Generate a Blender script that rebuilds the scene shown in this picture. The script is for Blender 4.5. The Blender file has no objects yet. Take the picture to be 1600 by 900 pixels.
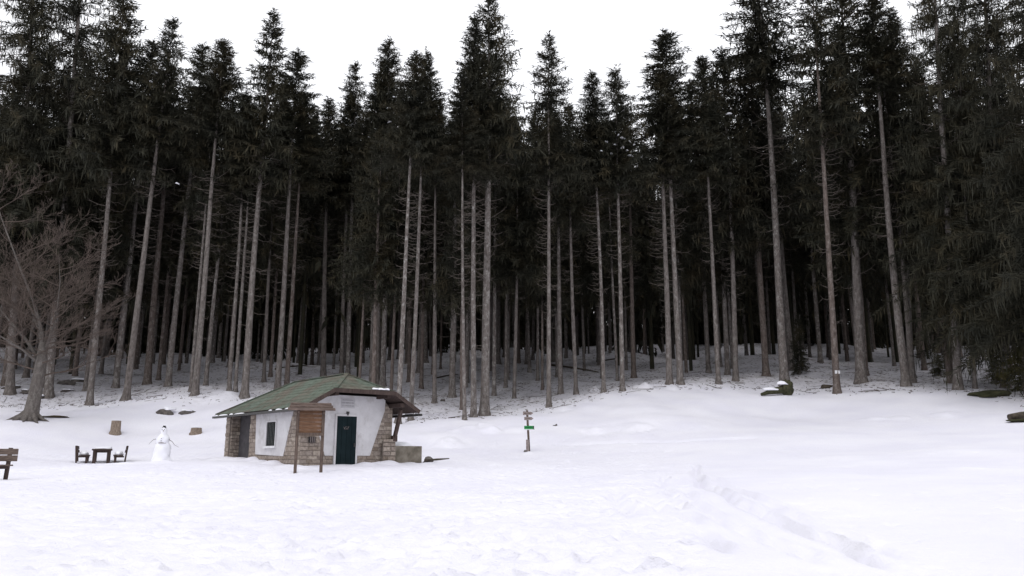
import bpy, math, random
import numpy as np
from mathutils import Vector, Matrix, Euler

# ------------------------------------------------------------------ camera, sky, sun, exposure
F_PX, PITCH, EYE = 1250.0, math.radians(12.0), 1.6
SC = bpy.context.scene
COL = SC.collection
cam_data = bpy.data.cameras.new("camera")
cam_data.sensor_width = 36.0
cam_data.lens = 36.0 * F_PX / 1600.0
cam_data.clip_start, cam_data.clip_end = 0.1, 2000.0
cam = bpy.data.objects.new("camera", cam_data)
COL.objects.link(cam)
cam.location = (0, 0, EYE)
cam.rotation_euler = (math.radians(90) + PITCH, 0, 0)
SC.camera = cam

SUN_EL, SUN_AZ = math.radians(58), math.radians(200)      # high behind the camera, veiled by cloud
world = bpy.data.worlds.new("World")
SC.world = world
world.use_nodes = True
wt = world.node_tree
wt.nodes.clear()
n_sky = wt.nodes.new("ShaderNodeTexSky")
n_sky.sky_type = 'NISHITA'
n_sky.sun_disc = False
n_sky.sun_elevation = SUN_EL
n_sky.sun_rotation = SUN_AZ
n_hs = wt.nodes.new("ShaderNodeHueSaturation")
n_hs.inputs['Saturation'].default_value = 0.12
n_mul = wt.nodes.new("ShaderNodeVectorMath"); n_mul.operation = 'SCALE'
n_mul.inputs['Scale'].default_value = 0.12
n_add = wt.nodes.new("ShaderNodeVectorMath"); n_add.operation = 'ADD'
n_add.inputs[1].default_value = (9.6, 9.7, 10.1)            # even white cloud deck
n_bg = wt.nodes.new("ShaderNodeBackground")
n_bg.inputs['Strength'].default_value = 0.1185
n_out = wt.nodes.new("ShaderNodeOutputWorld")
wt.links.new(n_sky.outputs[0], n_hs.inputs['Color'])
wt.links.new(n_hs.outputs[0], n_mul.inputs[0])
wt.links.new(n_mul.outputs[0], n_add.inputs[0])
wt.links.new(n_add.outputs[0], n_bg.inputs['Color'])
wt.links.new(n_bg.outputs[0], n_out.inputs['Surface'])

sun_d = bpy.data.lights.new("sun", 'SUN')
sun_d.energy, sun_d.angle, sun_d.color = 0.5, math.radians(18), (1.0, 0.97, 0.93)
sun = bpy.data.objects.new("sun", sun_d)
COL.objects.link(sun)
sd = Vector((math.sin(SUN_AZ) * math.cos(SUN_EL), math.cos(SUN_AZ) * math.cos(SUN_EL), math.sin(SUN_EL)))
sun.rotation_euler = sd.to_track_quat('Z', 'Y').to_euler()
sun.location = (0, -20, 60)

vs = SC.view_settings
vs.view_transform = 'Standard'; vs.look = 'None'; vs.exposure = 0.0; vs.gamma = 1.0
vs.use_curve_mapping = False
cy = SC.cycles
cy.max_bounces, cy.diffuse_bounces, cy.glossy_bounces = 4, 3, 1
cy.transmission_bounces, cy.transparent_max_bounces = 2, 4
cy.caustics_reflective = cy.caustics_refractive = False

R = math.radians
rng = np.random.default_rng(11)
random.seed(5)

# ------------------------------------------------------------------ projection helpers
CP, SP = math.cos(PITCH), math.sin(PITCH)
def at(px, py, Y):
    """point on the ray of photo pixel (px, py) at ground distance Y"""
    u, v = (px - 800) / F_PX, (450 - py) / F_PX
    t = Y / (CP - v * SP)
    return np.array([u * t, Y, EYE + t * (SP + v * CP)])
def pix(p):
    x, y, z = p[0], p[1], p[2] - EYE
    d = y * CP + z * SP
    return 800 + F_PX * x / d, 450 - F_PX * (-y * SP + z * CP) / d

# ------------------------------------------------------------------ materials
def mat(name, rough=0.8, spec=0.25):
    m = bpy.data.materials.new(name)
    m.use_nodes = True
    b = m.node_tree.nodes['Principled BSDF']
    b.inputs['Roughness'].default_value = rough
    b.inputs['Specular IOR Level'].default_value = spec
    return m, m.node_tree, b
def noise(nt, scale, detail=4, vec=None, rough=0.55):
    n = nt.nodes.new("ShaderNodeTexNoise")
    n.inputs['Scale'].default_value = scale
    n.inputs['Detail'].default_value = detail
    n.inputs['Roughness'].default_value = rough
    if vec is not None: nt.links.new(vec, n.inputs['Vector'])
    return n
def ramp(nt, fac, stops):
    r = nt.nodes.new("ShaderNodeValToRGB")
    e = r.color_ramp.elements
    while len(e) < len(stops): e.new(0.5)
    for k, (p, c) in enumerate(stops):
        e[k].position = p; e[k].color = (*c, 1)
    nt.links.new(fac, r.inputs[0])
    return r
def pos(nt, sc=(1, 1, 1), obj=False):
    if obj:
        g = nt.nodes.new("ShaderNodeTexCoord").outputs['Object']
    else:
        g = nt.nodes.new("ShaderNodeNewGeometry").outputs['Position']
    m = nt.nodes.new("ShaderNodeMapping")
    m.inputs['Scale'].default_value = sc
    nt.links.new(g, m.inputs['Vector'])
    return m.outputs[0]
def bump(nt, b, h, strength, dist):
    k = nt.nodes.new("ShaderNodeBump")
    k.inputs['Strength'].default_value = strength
    k.inputs['Distance'].default_value = dist
    nt.links.new(h, k.inputs['Height'])
    nt.links.new(k.outputs[0], b.inputs['Normal'])
def mixc(nt, fac, a, b_):
    m = nt.nodes.new("ShaderNodeMix"); m.data_type = 'RGBA'
    if isinstance(fac, float): m.inputs['Factor'].default_value = fac
    else: nt.links.new(fac, m.inputs['Factor'])
    for s, v in ((6, a), (7, b_)):
        if isinstance(v, tuple): m.inputs[s].default_value = (*v, 1)
        else: nt.links.new(v, m.inputs[s])
    return m.outputs[2]
def simple(name, c1, c2, scale=6, rough=0.85, sc=(1, 1, 1), bs=0.3, bd=0.02, obj=False, stops=(0.3, 0.7)):
    m, nt, b = mat(name, rough)
    n = noise(nt, scale, 5, pos(nt, sc, obj))
    r = ramp(nt, n.outputs[0], [(stops[0], c1), (stops[1], c2)])
    nt.links.new(r.outputs[0], b.inputs['Base Color'])
    if bs: bump(nt, b, n.outputs[0], bs, bd)
    return m

M = {}
M['wood_dark'] = simple('dark_weathered_wood', (.035, .024, .022), (.085, .06, .052), 5, sc=(4, 4, .6))
M['wood_brown'] = simple('brown_stained_wood', (.11, .06, .036), (.205, .112, .066), 4, sc=(.6, 3, 5))
M['wood_grey'] = simple('grey_weathered_wood', (.16, .13, .125), (.31, .265, .255), 7, sc=(1, 1, 3))
M['wood_post'] = simple('post_wood', (.06, .045, .038), (.15, .11, .09), 6, sc=(5, 5, .7))
M['stump_wood'] = simple('stump_bark', (.12, .09, .07), (.30, .24, .19), 9, sc=(2, 2, .8), bs=.6, bd=.03)
M['snow_cap'] = simple('settled_snow', (.80, .80, .86), (.86, .86, .9), 3, bs=.5, bd=.04)
M['green_paint'] = simple('bright_green_paint', (.01, .17, .04), (.02, .27, .07), 14, rough=.5, bs=0)
M['black'] = simple('near_black', (.015, .014, .016), (.04, .036, .036), 12)
M['white_paint'] = simple('white_paint', (.55, .55, .56), (.72, .72, .74), 9, bs=0)
M['iron'] = simple('dark_iron', (.03, .03, .032), (.07, .065, .06), 20, rough=.5)
M['needle_litter'] = simple('needle_litter', (.03, .022, .014), (.075, .055, .032), 12, bs=.6, bd=.05)
M['moss_mound'] = simple('mossy_mound', (.02, .024, .010), (.06, .058, .028), 3.5, bs=.9, bd=.1)
M['rock'] = simple('dark_rock', (.05, .045, .042), (.16, .14, .13), 4, bs=.8, bd=.06)
M['log'] = simple('log_bark', (.03, .025, .02), (.10, .08, .06), 6, bs=.8, bd=.05)
M['mossy_bark'] = simple('mossy_bark', (.02, .024, .012), (.07, .065, .035), 7, bs=.8, bd=.05)

# bark
def bark(name, dark, mid, lich, lo=.50, hi=.66):
    m, nt, b = mat(name, .9, .15)
    v = pos(nt, (5, 5, 1.6))
    n1 = noise(nt, 1.6, 6, v, .65)
    base = ramp(nt, n1.outputs[0], [(.30, dark), (.68, mid)])
    n2 = noise(nt, 1.5, 8, pos(nt, (3.2, 3.2, 2.0)), .75)
    f = ramp(nt, n2.outputs[0], [(lo, (0, 0, 0)), (hi, (1, 1, 1))])
    oi = nt.nodes.new("ShaderNodeObjectInfo")
    mm = nt.nodes.new("ShaderNodeMath"); mm.operation = 'MULTIPLY_ADD'
    nt.links.new(oi.outputs['Random'], mm.inputs[0]); mm.inputs[1].default_value = .7; mm.inputs[2].default_value = .25
    m2 = nt.nodes.new("ShaderNodeMath"); m2.operation = 'MULTIPLY'
    nt.links.new(f.outputs[0], m2.inputs[0]); nt.links.new(mm.outputs[0], m2.inputs[1])
    c = mixc(nt, m2.outputs[0], base.outputs[0], lich)
    nt.links.new(c, b.inputs['Base Color'])
    bump(nt, b, n1.outputs[0], .8, .05)
    return m
M['bark'] = bark('spruce_bark', (.066, .056, .051), (.185, .162, .150), (.36, .345, .33))
M['bark_red'] = bark('reddish_spruce_bark', (.060, .046, .040), (.160, .130, .115), (.29, .265, .25))
M['bark_grey'] = bark('smooth_grey_bark', (.075, .066, .060), (.15, .133, .122), (.23, .215, .20))
M['twig'] = simple('dead_twig', (.06, .05, .044), (.14, .118, .104), 3, bs=0)
M['beech_twig'] = simple('bare_reddish_twig', (.058, .045, .038), (.125, .095, .080), 1.2, bs=0)

# foliage
def foliage(name, a, b_, c_):
    m, nt, b = mat(name, .75, .2)
    n1 = noise(nt, .55, 3, pos(nt))
    n2 = noise(nt, 4.0, 2, pos(nt))
    r = ramp(nt, n1.outputs[0], [(.32, a), (.52, b_), (.70, c_)])
    oi = nt.nodes.new("ShaderNodeObjectInfo")
    hs = nt.nodes.new("ShaderNodeHueSaturation")
    mm = nt.nodes.new("ShaderNodeMath"); mm.operation = 'MULTIPLY_ADD'
    nt.links.new(oi.outputs['Random'], mm.inputs[0]); mm.inputs[1].default_value = .5; mm.inputs[2].default_value = .45
    ad = nt.nodes.new("ShaderNodeMath"); ad.operation = 'MULTIPLY_ADD'
    nt.links.new(n2.outputs[0], ad.inputs[0]); ad.inputs[1].default_value = .6; nt.links.new(mm.outputs[0], ad.inputs[2])
    nt.links.new(ad.outputs[0], hs.inputs['Value'])
    nt.links.new(r.outputs[0], hs.inputs['Color'])
    nt.links.new(hs.outputs[0], b.inputs['Base Color'])
    return m
M['needles'] = foliage('spruce_needles', (.019, .020, .0145), (.029, .0275, .0175), (.049, .040, .022))
M['needles_olive'] = foliage('olive_spruce_needles', (.045, .046, .018), (.070, .066, .026), (.095, .080, .032))

# ------------------------------------------------------------------ object helpers
def tag(o, label=None, cat=None, group=None, kind=None):
    if label: o['label'] = label
    if cat: o['category'] = cat
    if group: o['group'] = group
    if kind: o['kind'] = kind
    return o
def link(o, parent=None):
    COL.objects.link(o)
    if parent is not None: o.parent = parent
    return o
def empty(name, loc=(0, 0, 0), rz=0.0):
    o = bpy.data.objects.new(name, None)
    o.location = loc; o.rotation_euler = (0, 0, rz)
    o.empty_display_size = .3
    return link(o)
def mesh_np(name, V, Q, material, smooth=False):
    """V (n,3), Q (m,k) faces all with k corners"""
    me = bpy.data.meshes.new(name)
    V = np.asarray(V, dtype=np.float32); Q = np.asarray(Q, dtype=np.int32)
    me.vertices.add(len(V)); me.vertices.foreach_set("co", V.ravel())
    k = Q.shape[1]
    me.loops.add(Q.size); me.loops.foreach_set("vertex_index", Q.ravel())
    me.polygons.add(len(Q))
    me.polygons.foreach_set("loop_start", np.arange(len(Q), dtype=np.int32) * k)
    if smooth: me.polygons.foreach_set("use_smooth", np.ones(len(Q), dtype=bool))
    me.update(calc_edges=True)
    if material: me.materials.append(material)
    return me
class MB:
    """collects polygons into one mesh"""
    def __init__(s): s.v, s.f = [], []
    def poly(s, pts):
        i = len(s.v); s.v += [tuple(p) for p in pts]; s.f.append(tuple(range(i, i + len(pts)))); return s
    def hexa(s, b, t):
        """b, t: four bottom and four top points, counter-clockwise from above"""
        i = len(s.v); s.v += [tuple(p) for p in b] + [tuple(p) for p in t]
        s.f += [(i+3, i+2, i+1, i), (i+4, i+5, i+6, i+7)]
        for k in range(4):
            j = (k + 1) % 4
            s.f.append((i + k, i + j, i + 4 + j, i + 4 + k))
        return s
    def box(s, x0, x1, y0, y1, z0, z1):
        return s.hexa([(x0, y0, z0), (x1, y0, z0), (x1, y1, z0), (x0, y1, z0)],
                      [(x0, y0, z1), (x1, y0, z1), (x1, y1, z1), (x0, y1, z1)])
    def bar(s, a, b, w, h):
        """beam of section w x h from a to b"""
        a, b = Vector(a), Vector(b)
        d = (b - a).normalized()
        up = Vector((0, 0, 1)) if abs(d.z) < .95 else Vector((0, 1, 0))
        sx = d.cross(up).normalized() * (w / 2); sy = sx.cross(d).normalized() * (h / 2)
        q = [(-1, -1), (1, -1), (1, 1), (-1, 1)]
        s.hexa([a + sx * i + sy * j for i, j in q], [b + sx * i + sy * j for i, j in q])
        return s
    def tube(s, pts, rad, n=8, cap=True):
        pts = [Vector(p) for p in pts]
        base = len(s.v)
        for k, p in enumerate(pts):
            d = (pts[min(k + 1, len(pts) - 1)] - pts[max(k - 1, 0)]).normalized()
            up = Vector((0, 0, 1)) if abs(d.z) < .9 else Vector((1, 0, 0))
            a = d.cross(up).normalized(); b = a.cross(d)
            r = rad[k] if hasattr(rad, '__len__') else rad
            for j in range(n):
                t = 2 * math.pi * j / n
                s.v.append(tuple(p + a * (r * math.cos(t)) + b * (r * math.sin(t))))
        for k in range(len(pts) - 1):
            for j in range(n):
                j2 = (j + 1) % n
                s.f.append((base + k*n + j2, base + k*n + j, base + (k+1)*n + j, base + (k+1)*n + j2))
        if cap:
            s.f.append(tuple(base + j for j in range(n)))
            s.f.append(tuple(base + (len(pts)-1)*n + n - 1 - j for j in range(n)))
        return s
    def mesh(s, name, material, smooth=False, bevel=0):
        me = bpy.data.meshes.new(name)
        me.from_pydata(s.v, [], s.f)
        if bevel:
            import bmesh
            bm = bmesh.new(); bm.from_mesh(me)
            bmesh.ops.bevel(bm, geom=list(bm.edges), offset=bevel, segments=1, affect='EDGES', clamp_overlap=True)
            bm.to_mesh(me); bm.free()
        if smooth:
            me.polygons.foreach_set("use_smooth", np.ones(len(me.polygons), dtype=bool))
        me.update()
        me.materials.append(material)
        return me
    def build(s, name, material, parent=None, smooth=False, bevel=0, loc=None):
        o = bpy.data.objects.new(name, s.mesh(name, material, smooth, bevel))
        if loc is not None: o.location = loc
        return link(o, parent)
def lump(name, material, parent=None, r=(1, 1, 1), loc=(0, 0, 0), rough=.18, seed=0, flat=-.35, rz=0., sub=3):
    """rock or snow lump: an uneven squashed ball cut flat below"""
    import bmesh
    g = np.random.default_rng(seed)
    bm = bmesh.new(); bmesh.ops.create_icosphere(bm, subdivisions=sub, radius=1)
    K = g.normal(size=(7, 3)) * 2.0; ph = g.uniform(0, 6, 7)
    for v in bm.verts:
        c = np.array(v.co)
        d = 1 + rough * float(np.sum(np.sin(K @ c * 1.3 + ph)) / 2.6)
        v.co = Vector((c[0] * d * r[0], c[1] * d * r[1], max(c[2] * d, flat) * r[2]))
    me = bpy.data.meshes.new(name); bm.to_mesh(me); bm.free()
    me.polygons.foreach_set("use_smooth", np.ones(len(me.polygons), dtype=bool))
    me.materials.append(material)
    o = bpy.data.objects.new(name, me); o.location = loc; o.rotation_euler = (0, 0, rz)
    return link(o, parent)

# ------------------------------------------------------------------ terrain
HUT_C, HUT_TH = np.array([-7.926, 30.515]), 0.709
ctrl = [(0,900,9),(400,900,9),(800,900,9),(1200,898,9),(1600,893,9),
        (0,802,14.5),(400,803,14.5),(800,800,14.5),(1200,795,14.5),(1600,783,14.5),
        (8,750,22),(157,722,39),(252,720,39),(466,728,30.5),(354,714,36.1),(612,723,33.1),
        (500,748,25),(250,755,22),(825,706,41),(825,737,30),(825,772,20),
        (1200,770,18),(1200,720,32),(1200,680,42),(1200,650,50),(1225,607,60),
        (1590,657,42),(1540,617,50),(1497,609,52),(1600,703,30),(1600,742,21),
        (1415,602,56),(1308,613,56),(1345,598,60),(1123,600,60),(1046,600,60),(972,611,58),
        (945,614,58),(858,637,55),(902,618,60),(870,666,48),(1040,650,48),
        (727,657,50),(756,649,52),(642,652,53),(680,630,60),(707,621,64),(660,690,44),
        (180,678,50),(45,657,50),(140,633,60),(197,625,60),(305,616,60),(382,619,60),(305,676,50),
        (262,603,68),(230,600,70),(75,621,62),(15,616,62),(100,598,70),(-150,640,55),(-150,735,30),
        (-300,560,105),(100,560,105),(400,565,105),(700,556,105),(900,560,105),(1100,560,105),(1300,556,95),
        (1500,552,95),(1900,545,105),(1800,600,55),(1800,690,32),
        (-200,540,160),(400,545,160),(800,540,160),(1200,540,160),(1800,535,160)]
CT = [at(*c) for c in ctrl] + [np.array(p, float) for p in
      [(0,0,0),(-12,0,0),(12,0,.05),(0,-30,-1),(-40,-20,-.5),(40,-20,-.3),(-30,15,.7),(30,15,1.0)]]
CT = np.array(CT)
def _phi(r2): return np.where(r2 > 1e-9, .5 * r2 * np.log(np.maximum(r2, 1e-9)), 0)
_S = 50.0
_P = CT[:, :2] / _S
_n = len(_P)
_K = _phi(((_P[:, None] - _P[None]) ** 2).sum(-1)) + np.eye(_n) * 2e-4
_Q = np.hstack([np.ones((_n, 1)), _P])
_A = np.block([[_K, _Q], [_Q.T, np.zeros((3, 3))]])
_w = np.linalg.solve(_A, np.concatenate([CT[:, 2], np.zeros(3)]))
def tps(x, y):
    x = np.asarray(x, float); y = np.asarray(y, float)
    sh = x.shape
    P = np.stack([x.ravel(), y.ravel()], 1) / _S
    out = np.empty(len(P))
    for i in range(0, len(P), 20000):
        p = P[i:i+20000]
        out[i:i+20000] = _phi(((p[:, None] - _P[None]) ** 2).sum(-1)) @ _w[:_n] + _w[_n] + p @ _w[_n+1:]
    return out.reshape(sh)
_G = np.random.default_rng(3).random((256, 256))
def vnoise(x, y):
    xi, yi = np.floor(x).astype(int), np.floor(y).astype(int)
    fx, fy = x - xi, y - yi
    fx = fx * fx * (3 - 2 * fx); fy = fy * fy * (3 - 2 * fy)
    g = lambda a, b: _G[a & 255, b & 255]
    return (g(xi, yi) * (1-fx) + g(xi+1, yi) * fx) * (1-fy) + (g(xi, yi+1) * (1-fx) + g(xi+1, yi+1) * fx) * fy - .5
def sstep(a, b, t):
    t = np.clip((t - a) / (b - a), 0, 1); return t * t * (3 - 2 * t)
def ground(x, y):
    x = np.asarray(x, float); y = np.asarray(y, float)
    far = sstep(36, 54, y)
    near = 1 - .6 * np.exp(-(((x + 7) / 7) ** 2 + ((y - 32) / 7) ** 2))
    return (tps(x, y) + near * (.16 * vnoise(x / 5.2, y / 6) + .10 * vnoise(x / 2.1 + 9, y / 2.4))
            + sstep(66, 95, y) * (1.9 * vnoise(x / 13 + 5, y / 12) + .9 * vnoise(x / 6 + 50, y / 6))
            + far * (.22 * vnoise(x / 1.7 + 31, y / 1.9) + .35 * vnoise(x / 4.5 + 3, y / 5)))
def gz(x, y): return float(ground(np.array([x]), np.array([y]))[0])
def hit(px, py, y0=6.0, y1=150.0, default=None):
    """first point where the ray of a photo pixel meets the ground"""
    Y = np.arange(y0, y1, .12)
    u, v = (px - 800) / F_PX, (450 - py) / F_PX
    t = Y / (CP - v * SP)
    d = EYE + t * (SP + v * CP) - ground(u * t, Y)
    k = np.nonzero((d[:-1] > 0) & (d[1:] <= 0))[0]
    if len(k) == 0:
        Yd = default or 60.0
        p = at(px, py, Yd); return np.array([p[0], Yd, gz(p[0], Yd)])
    j = k[0]; f = d[j] / (d[j] - d[j+1])
    Yh = Y[j] + f * .12
    p = at(px, py, Yh); p[2] = gz(p[0], p[1]); return p

def grow(a, b, s, g):
    o = [a]
    while o[-1] < b: o.append(o[-1] + s); s *= g
    return o
xs_r = grow(24, 175, .12, 1.045)
XS = np.array([-v for v in xs_r[::-1]] + list(np.arange(-23.88, 23.9, .12)) + xs_r)
YS = np.array([7 - (v - 7) for v in grow(7.1, 50, .12, 1.12)[::-1]] + list(np.arange(7.0, 31.95, .10)) + grow(32, 200, .10, 1.016))
GX, GY = np.meshgrid(XS, YS)
GZ = ground(GX, GY)
# trampled snow: many separate footprints
def dent(cx, cy, a, b, depth, ang):
    m = 2.6 * max(a, b)
    i0, i1 = np.searchsorted(YS, [cy - m, cy + m]); j0, j1 = np.searchsorted(XS, [cx - m, cx + m])
    if i1 <= i0 or j1 <= j0: return
    X = GX[i0:i1, j0:j1] - cx; Y = GY[i0:i1, j0:j1] - cy
    c, s = math.cos(ang), math.sin(ang)
    q = np.sqrt(((c * X + s * Y) / a) ** 2 + ((-s * X + c * Y) / b) ** 2)
    GZ[i0:i1, j0:j1] += -depth * np.exp(-q ** 4) + .35 * depth * np.exp(-((q - 1.5) / .35) ** 2)
g = np.random.default_rng(21)
nd = 0
while nd < 11000:
    Y = 7.2 + 38 * g.random() ** 1.15
    px = g.uniform(-80, 1680)
    p = at(px, 750, Y)
    keep = .95 if px < 900 else (.75 if px < 1080 - (Y - 9) * 1.0 else .05)
    if px < 420 and Y < 22: keep *= .75
    if g.random() > keep: continue
    if abs(p[0] + 9.5) < 6 and 30.2 < Y < 38: continue
    big = g.random() < .10
    dent(p[0], Y, g.uniform(.07, .11) * (1.8 if big else 1), g.uniform(.10, .17) * (1.6 if big else 1), g.uniform(.010, .048), g.normal(.3, .7))
    nd += 1
def track(pts, depth, w, berm=.5):
    P = np.array([hit(*p)[:2] for p in pts])
    lo, hi = P.min(0) - 1.2, P.max(0) + 1.2
    i0, i1 = np.searchsorted(YS, [lo[1], hi[1]]); j0, j1 = np.searchsorted(XS, [lo[0], hi[0]])
    X, Y = GX[i0:i1, j0:j1], GY[i0:i1, j0:j1]
    jx = X + .18 * vnoise(X / 1.6 + 7, Y / 1.6) + .07 * vnoise(X / .4, Y / .4); jy = Y + .2 * vnoise(X / 1.6 + 77, Y / 1.6)
    best = np.full(X.shape, 9.0); sgn = np.zeros(X.shape)
    for a, b in zip(P[:-1], P[1:]):
        d = b - a; L2 = d @ d
        t = np.clip(((jx - a[0]) * d[0] + (jy - a[1]) * d[1]) / L2, 0, 1)
        q = np.hypot(jx - a[0] - t * d[0], jy - a[1] - t * d[1])
        m_ = q < best
        best[m_] = q[m_]; sgn[m_] = np.sign((d[0] * (jy - a[1]) - d[1] * (jx - a[0])))[m_]
    e0, e1 = np.hypot(X - P[0][0], Y - P[0][1]), np.hypot(X - P[-1][0], Y - P[-1][1])
    fade = sstep(.2, 3.0, e0) * sstep(.1, 1.0, e1)
    mod = .65 + .7 * (vnoise(X / .8 + 3, Y / .8) + .5)
    GZ[i0:i1, j0:j1] += mod * (-depth * np.exp(-(best / w) ** 2) + .22 * depth * np.exp(-((best - 1.9 * w) / (.6 * w)) ** 2) * (1 + .5 * sgn)) * fade
track([(1086,722),(1088,745),(1106,763),(1150,785),(1200,806),(1250,827),(1300,848),(1352,872),(1400,888),(1440,897)], .20, .095)
track([(1066,806),(1092,824),(1118,846),(1140,862),(1165,869)], .22, .11)
track([(1180,868),(1222,874),(1262,888),(1300,893),(1380,897)], .18, .14)
track([(1060,760),(1090,790),(1130,815),(1190,840),(1260,866),(1320,890)], .12, .10)
track([(1100,740),(1150,768),(1230,800),(1330,842),(1440,880)], .10, .10)
track([(1030,740),(1046,775),(1070,800),(1110,828)], .10, .10)
track([(958,762),(966,785),(988,808)], .16, .17)
track([(1014,768),(1030,790),(1044,806)], .14, .17)
track([(900,872),(950,880),(990,893)], .12, .18)
track([(840,690),(900,695),(960,692),(1060,690),(1200,684)], .08, .2)
track([(1180,690),(1300,720),(1460,760),(1600,800)], .03, .3)
# drift ridges and mounds by the forest edge
for px, py, a, h in ((1000,606,.7,.30),(1012,604,.5,.2),(985,668,.9,.14),(930,672,.8,.12),(1050,606,.6,.2),(1130,608,.5,.15),(700,690,.9,.2),(690,694,.5,.15),(770,668,.8,.2),(756,664,.5,.18),
                     (930,610,.5,.2),(640,700,.8,.2),(1380,655,.9,.12),(1480,650,.7,.12),(862,630,.5,.2),(350,618,1.2,.2),(720,672,.6,.2),(880,640,.6,.15),(910,628,.5,.18),(1090,606,.5,.15)):
    p = hit(px, py)
    for _ in range(3):
        dent(p[0] + g.normal() * a * .5, p[1] + g.normal() * a * .5, a * g.uniform(.5, 1), a * g.uniform(.4, .9), -h * .6, g.uniform(0, 3))
for px, py, a, h in ((352,717,.5,.12),(372,717,.6,.10),(395,718,.5,.16),(412,720,.5,.12),(432,723,.5,.10),(452,729,.5,.08),(480,731,.5,.08),(585,725,.5,.10),(605,724,.5,.14),
                     (636,720,.6,.18),(660,718,.5,.15),(462,738,.25,.06),(502,735,.25,.06),(828,707,.3,.07),(252,722,.6,.06),(120,724,.3,.06),(195,724,.3,.06)):
    p = hit(px, py)
    for _ in range(3):
        dent(p[0] + g.normal() * a * .4, p[1] - .15 + g.normal() * a * .25, a * g.uniform(.8, 1.5), a * g.uniform(.5, 1.0), -h * .32, g.uniform(0, 3))
idx = np.arange(GX.size).reshape(GX.shape)
Q = np.stack([idx[:-1, :-1], idx[:-1, 1:], idx[1:, 1:], idx[1:, :-1]], -1).reshape(-1, 4)
V = np.stack([GX, GY, GZ], -1).reshape(-1, 3)

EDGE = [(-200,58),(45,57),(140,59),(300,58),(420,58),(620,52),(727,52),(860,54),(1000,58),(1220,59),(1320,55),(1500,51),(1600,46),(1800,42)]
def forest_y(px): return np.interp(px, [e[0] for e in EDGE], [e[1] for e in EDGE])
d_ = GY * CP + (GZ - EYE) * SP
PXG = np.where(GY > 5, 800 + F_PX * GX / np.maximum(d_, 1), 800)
litter_shade = sstep(-2.5, 9, GY - forest_y(PXG)) * (GY > 20)  # forest floor mask: needle flecks plus shade painted into the snow colour

m, nt, b = mat('snow', .7, .2)
n0 = noise(nt, .35, 4, pos(nt))
n1 = noise(nt, 9, 6, pos(nt), .65)
n2 = noise(nt, 45, 3, pos(nt))
cs = ramp(nt, n0.outputs[0], [(.35, (.795, .782, .865)), (.65, (.85, .838, .90))])
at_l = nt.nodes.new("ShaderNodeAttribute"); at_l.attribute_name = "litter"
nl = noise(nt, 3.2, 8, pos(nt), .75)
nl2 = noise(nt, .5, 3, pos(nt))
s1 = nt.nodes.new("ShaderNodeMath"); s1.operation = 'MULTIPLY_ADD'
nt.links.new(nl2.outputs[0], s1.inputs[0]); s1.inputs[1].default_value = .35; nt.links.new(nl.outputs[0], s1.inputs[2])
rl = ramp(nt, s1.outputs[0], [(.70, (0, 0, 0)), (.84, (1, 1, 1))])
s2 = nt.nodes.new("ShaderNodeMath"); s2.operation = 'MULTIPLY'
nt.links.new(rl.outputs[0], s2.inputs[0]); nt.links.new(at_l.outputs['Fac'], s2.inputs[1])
s3 = nt.nodes.new("ShaderNodeMath"); s3.operation = 'MULTIPLY_ADD'     # even needle dusting under the trees, made heavier to paint in forest shade
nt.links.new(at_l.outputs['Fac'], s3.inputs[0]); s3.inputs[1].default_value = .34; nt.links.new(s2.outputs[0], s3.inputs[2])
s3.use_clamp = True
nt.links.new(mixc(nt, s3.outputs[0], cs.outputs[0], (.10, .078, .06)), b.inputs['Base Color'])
ad = nt.nodes.new("ShaderNodeMath"); ad.operation = 'MULTIPLY_ADD'
nt.links.new(n2.outputs[0], ad.inputs[0]); ad.inputs[1].default_value = .25; nt.links.new(n1.outputs[0], ad.inputs[2])
bump(nt, b, ad.outputs[0], .6, .055)
M['snow'] = m
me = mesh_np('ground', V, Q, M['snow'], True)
la = me.attributes.new("litter", 'FLOAT', 'POINT'); la.data.foreach_set("value", litter_shade.ravel().astype(np.float32))
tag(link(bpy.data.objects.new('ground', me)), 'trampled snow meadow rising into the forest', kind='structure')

# ------------------------------------------------------------------ the hut
ex = np.array([math.cos(HUT_TH), math.sin(HUT_TH)]); ey = np.array([-math.sin(HUT_TH), math.cos(HUT_TH)])
W, L, CX, S_, OV, ZE, ZH, ZR, AP, BL = 3.99, 7.34, 2.115, 2.48, 1.0, 3.477, 4.154, 4.903, .52, 5.09
G0 = 1.25
ZE, ZH, ZR = ZE - G0, ZH - G0, ZR - G0            # heights above the hut's own base
BACK = L + .35
hut = empty('stone_hut', (HUT_C[0], HUT_C[1], G0), HUT_TH)
tag(hut, 'small stone and white plaster hut with a mossy green hipped roof', 'hut')
H2 = S_ * (ZR - ZH) / (ZR - ZE)
SL = (ZR - ZE) / S_

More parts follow.
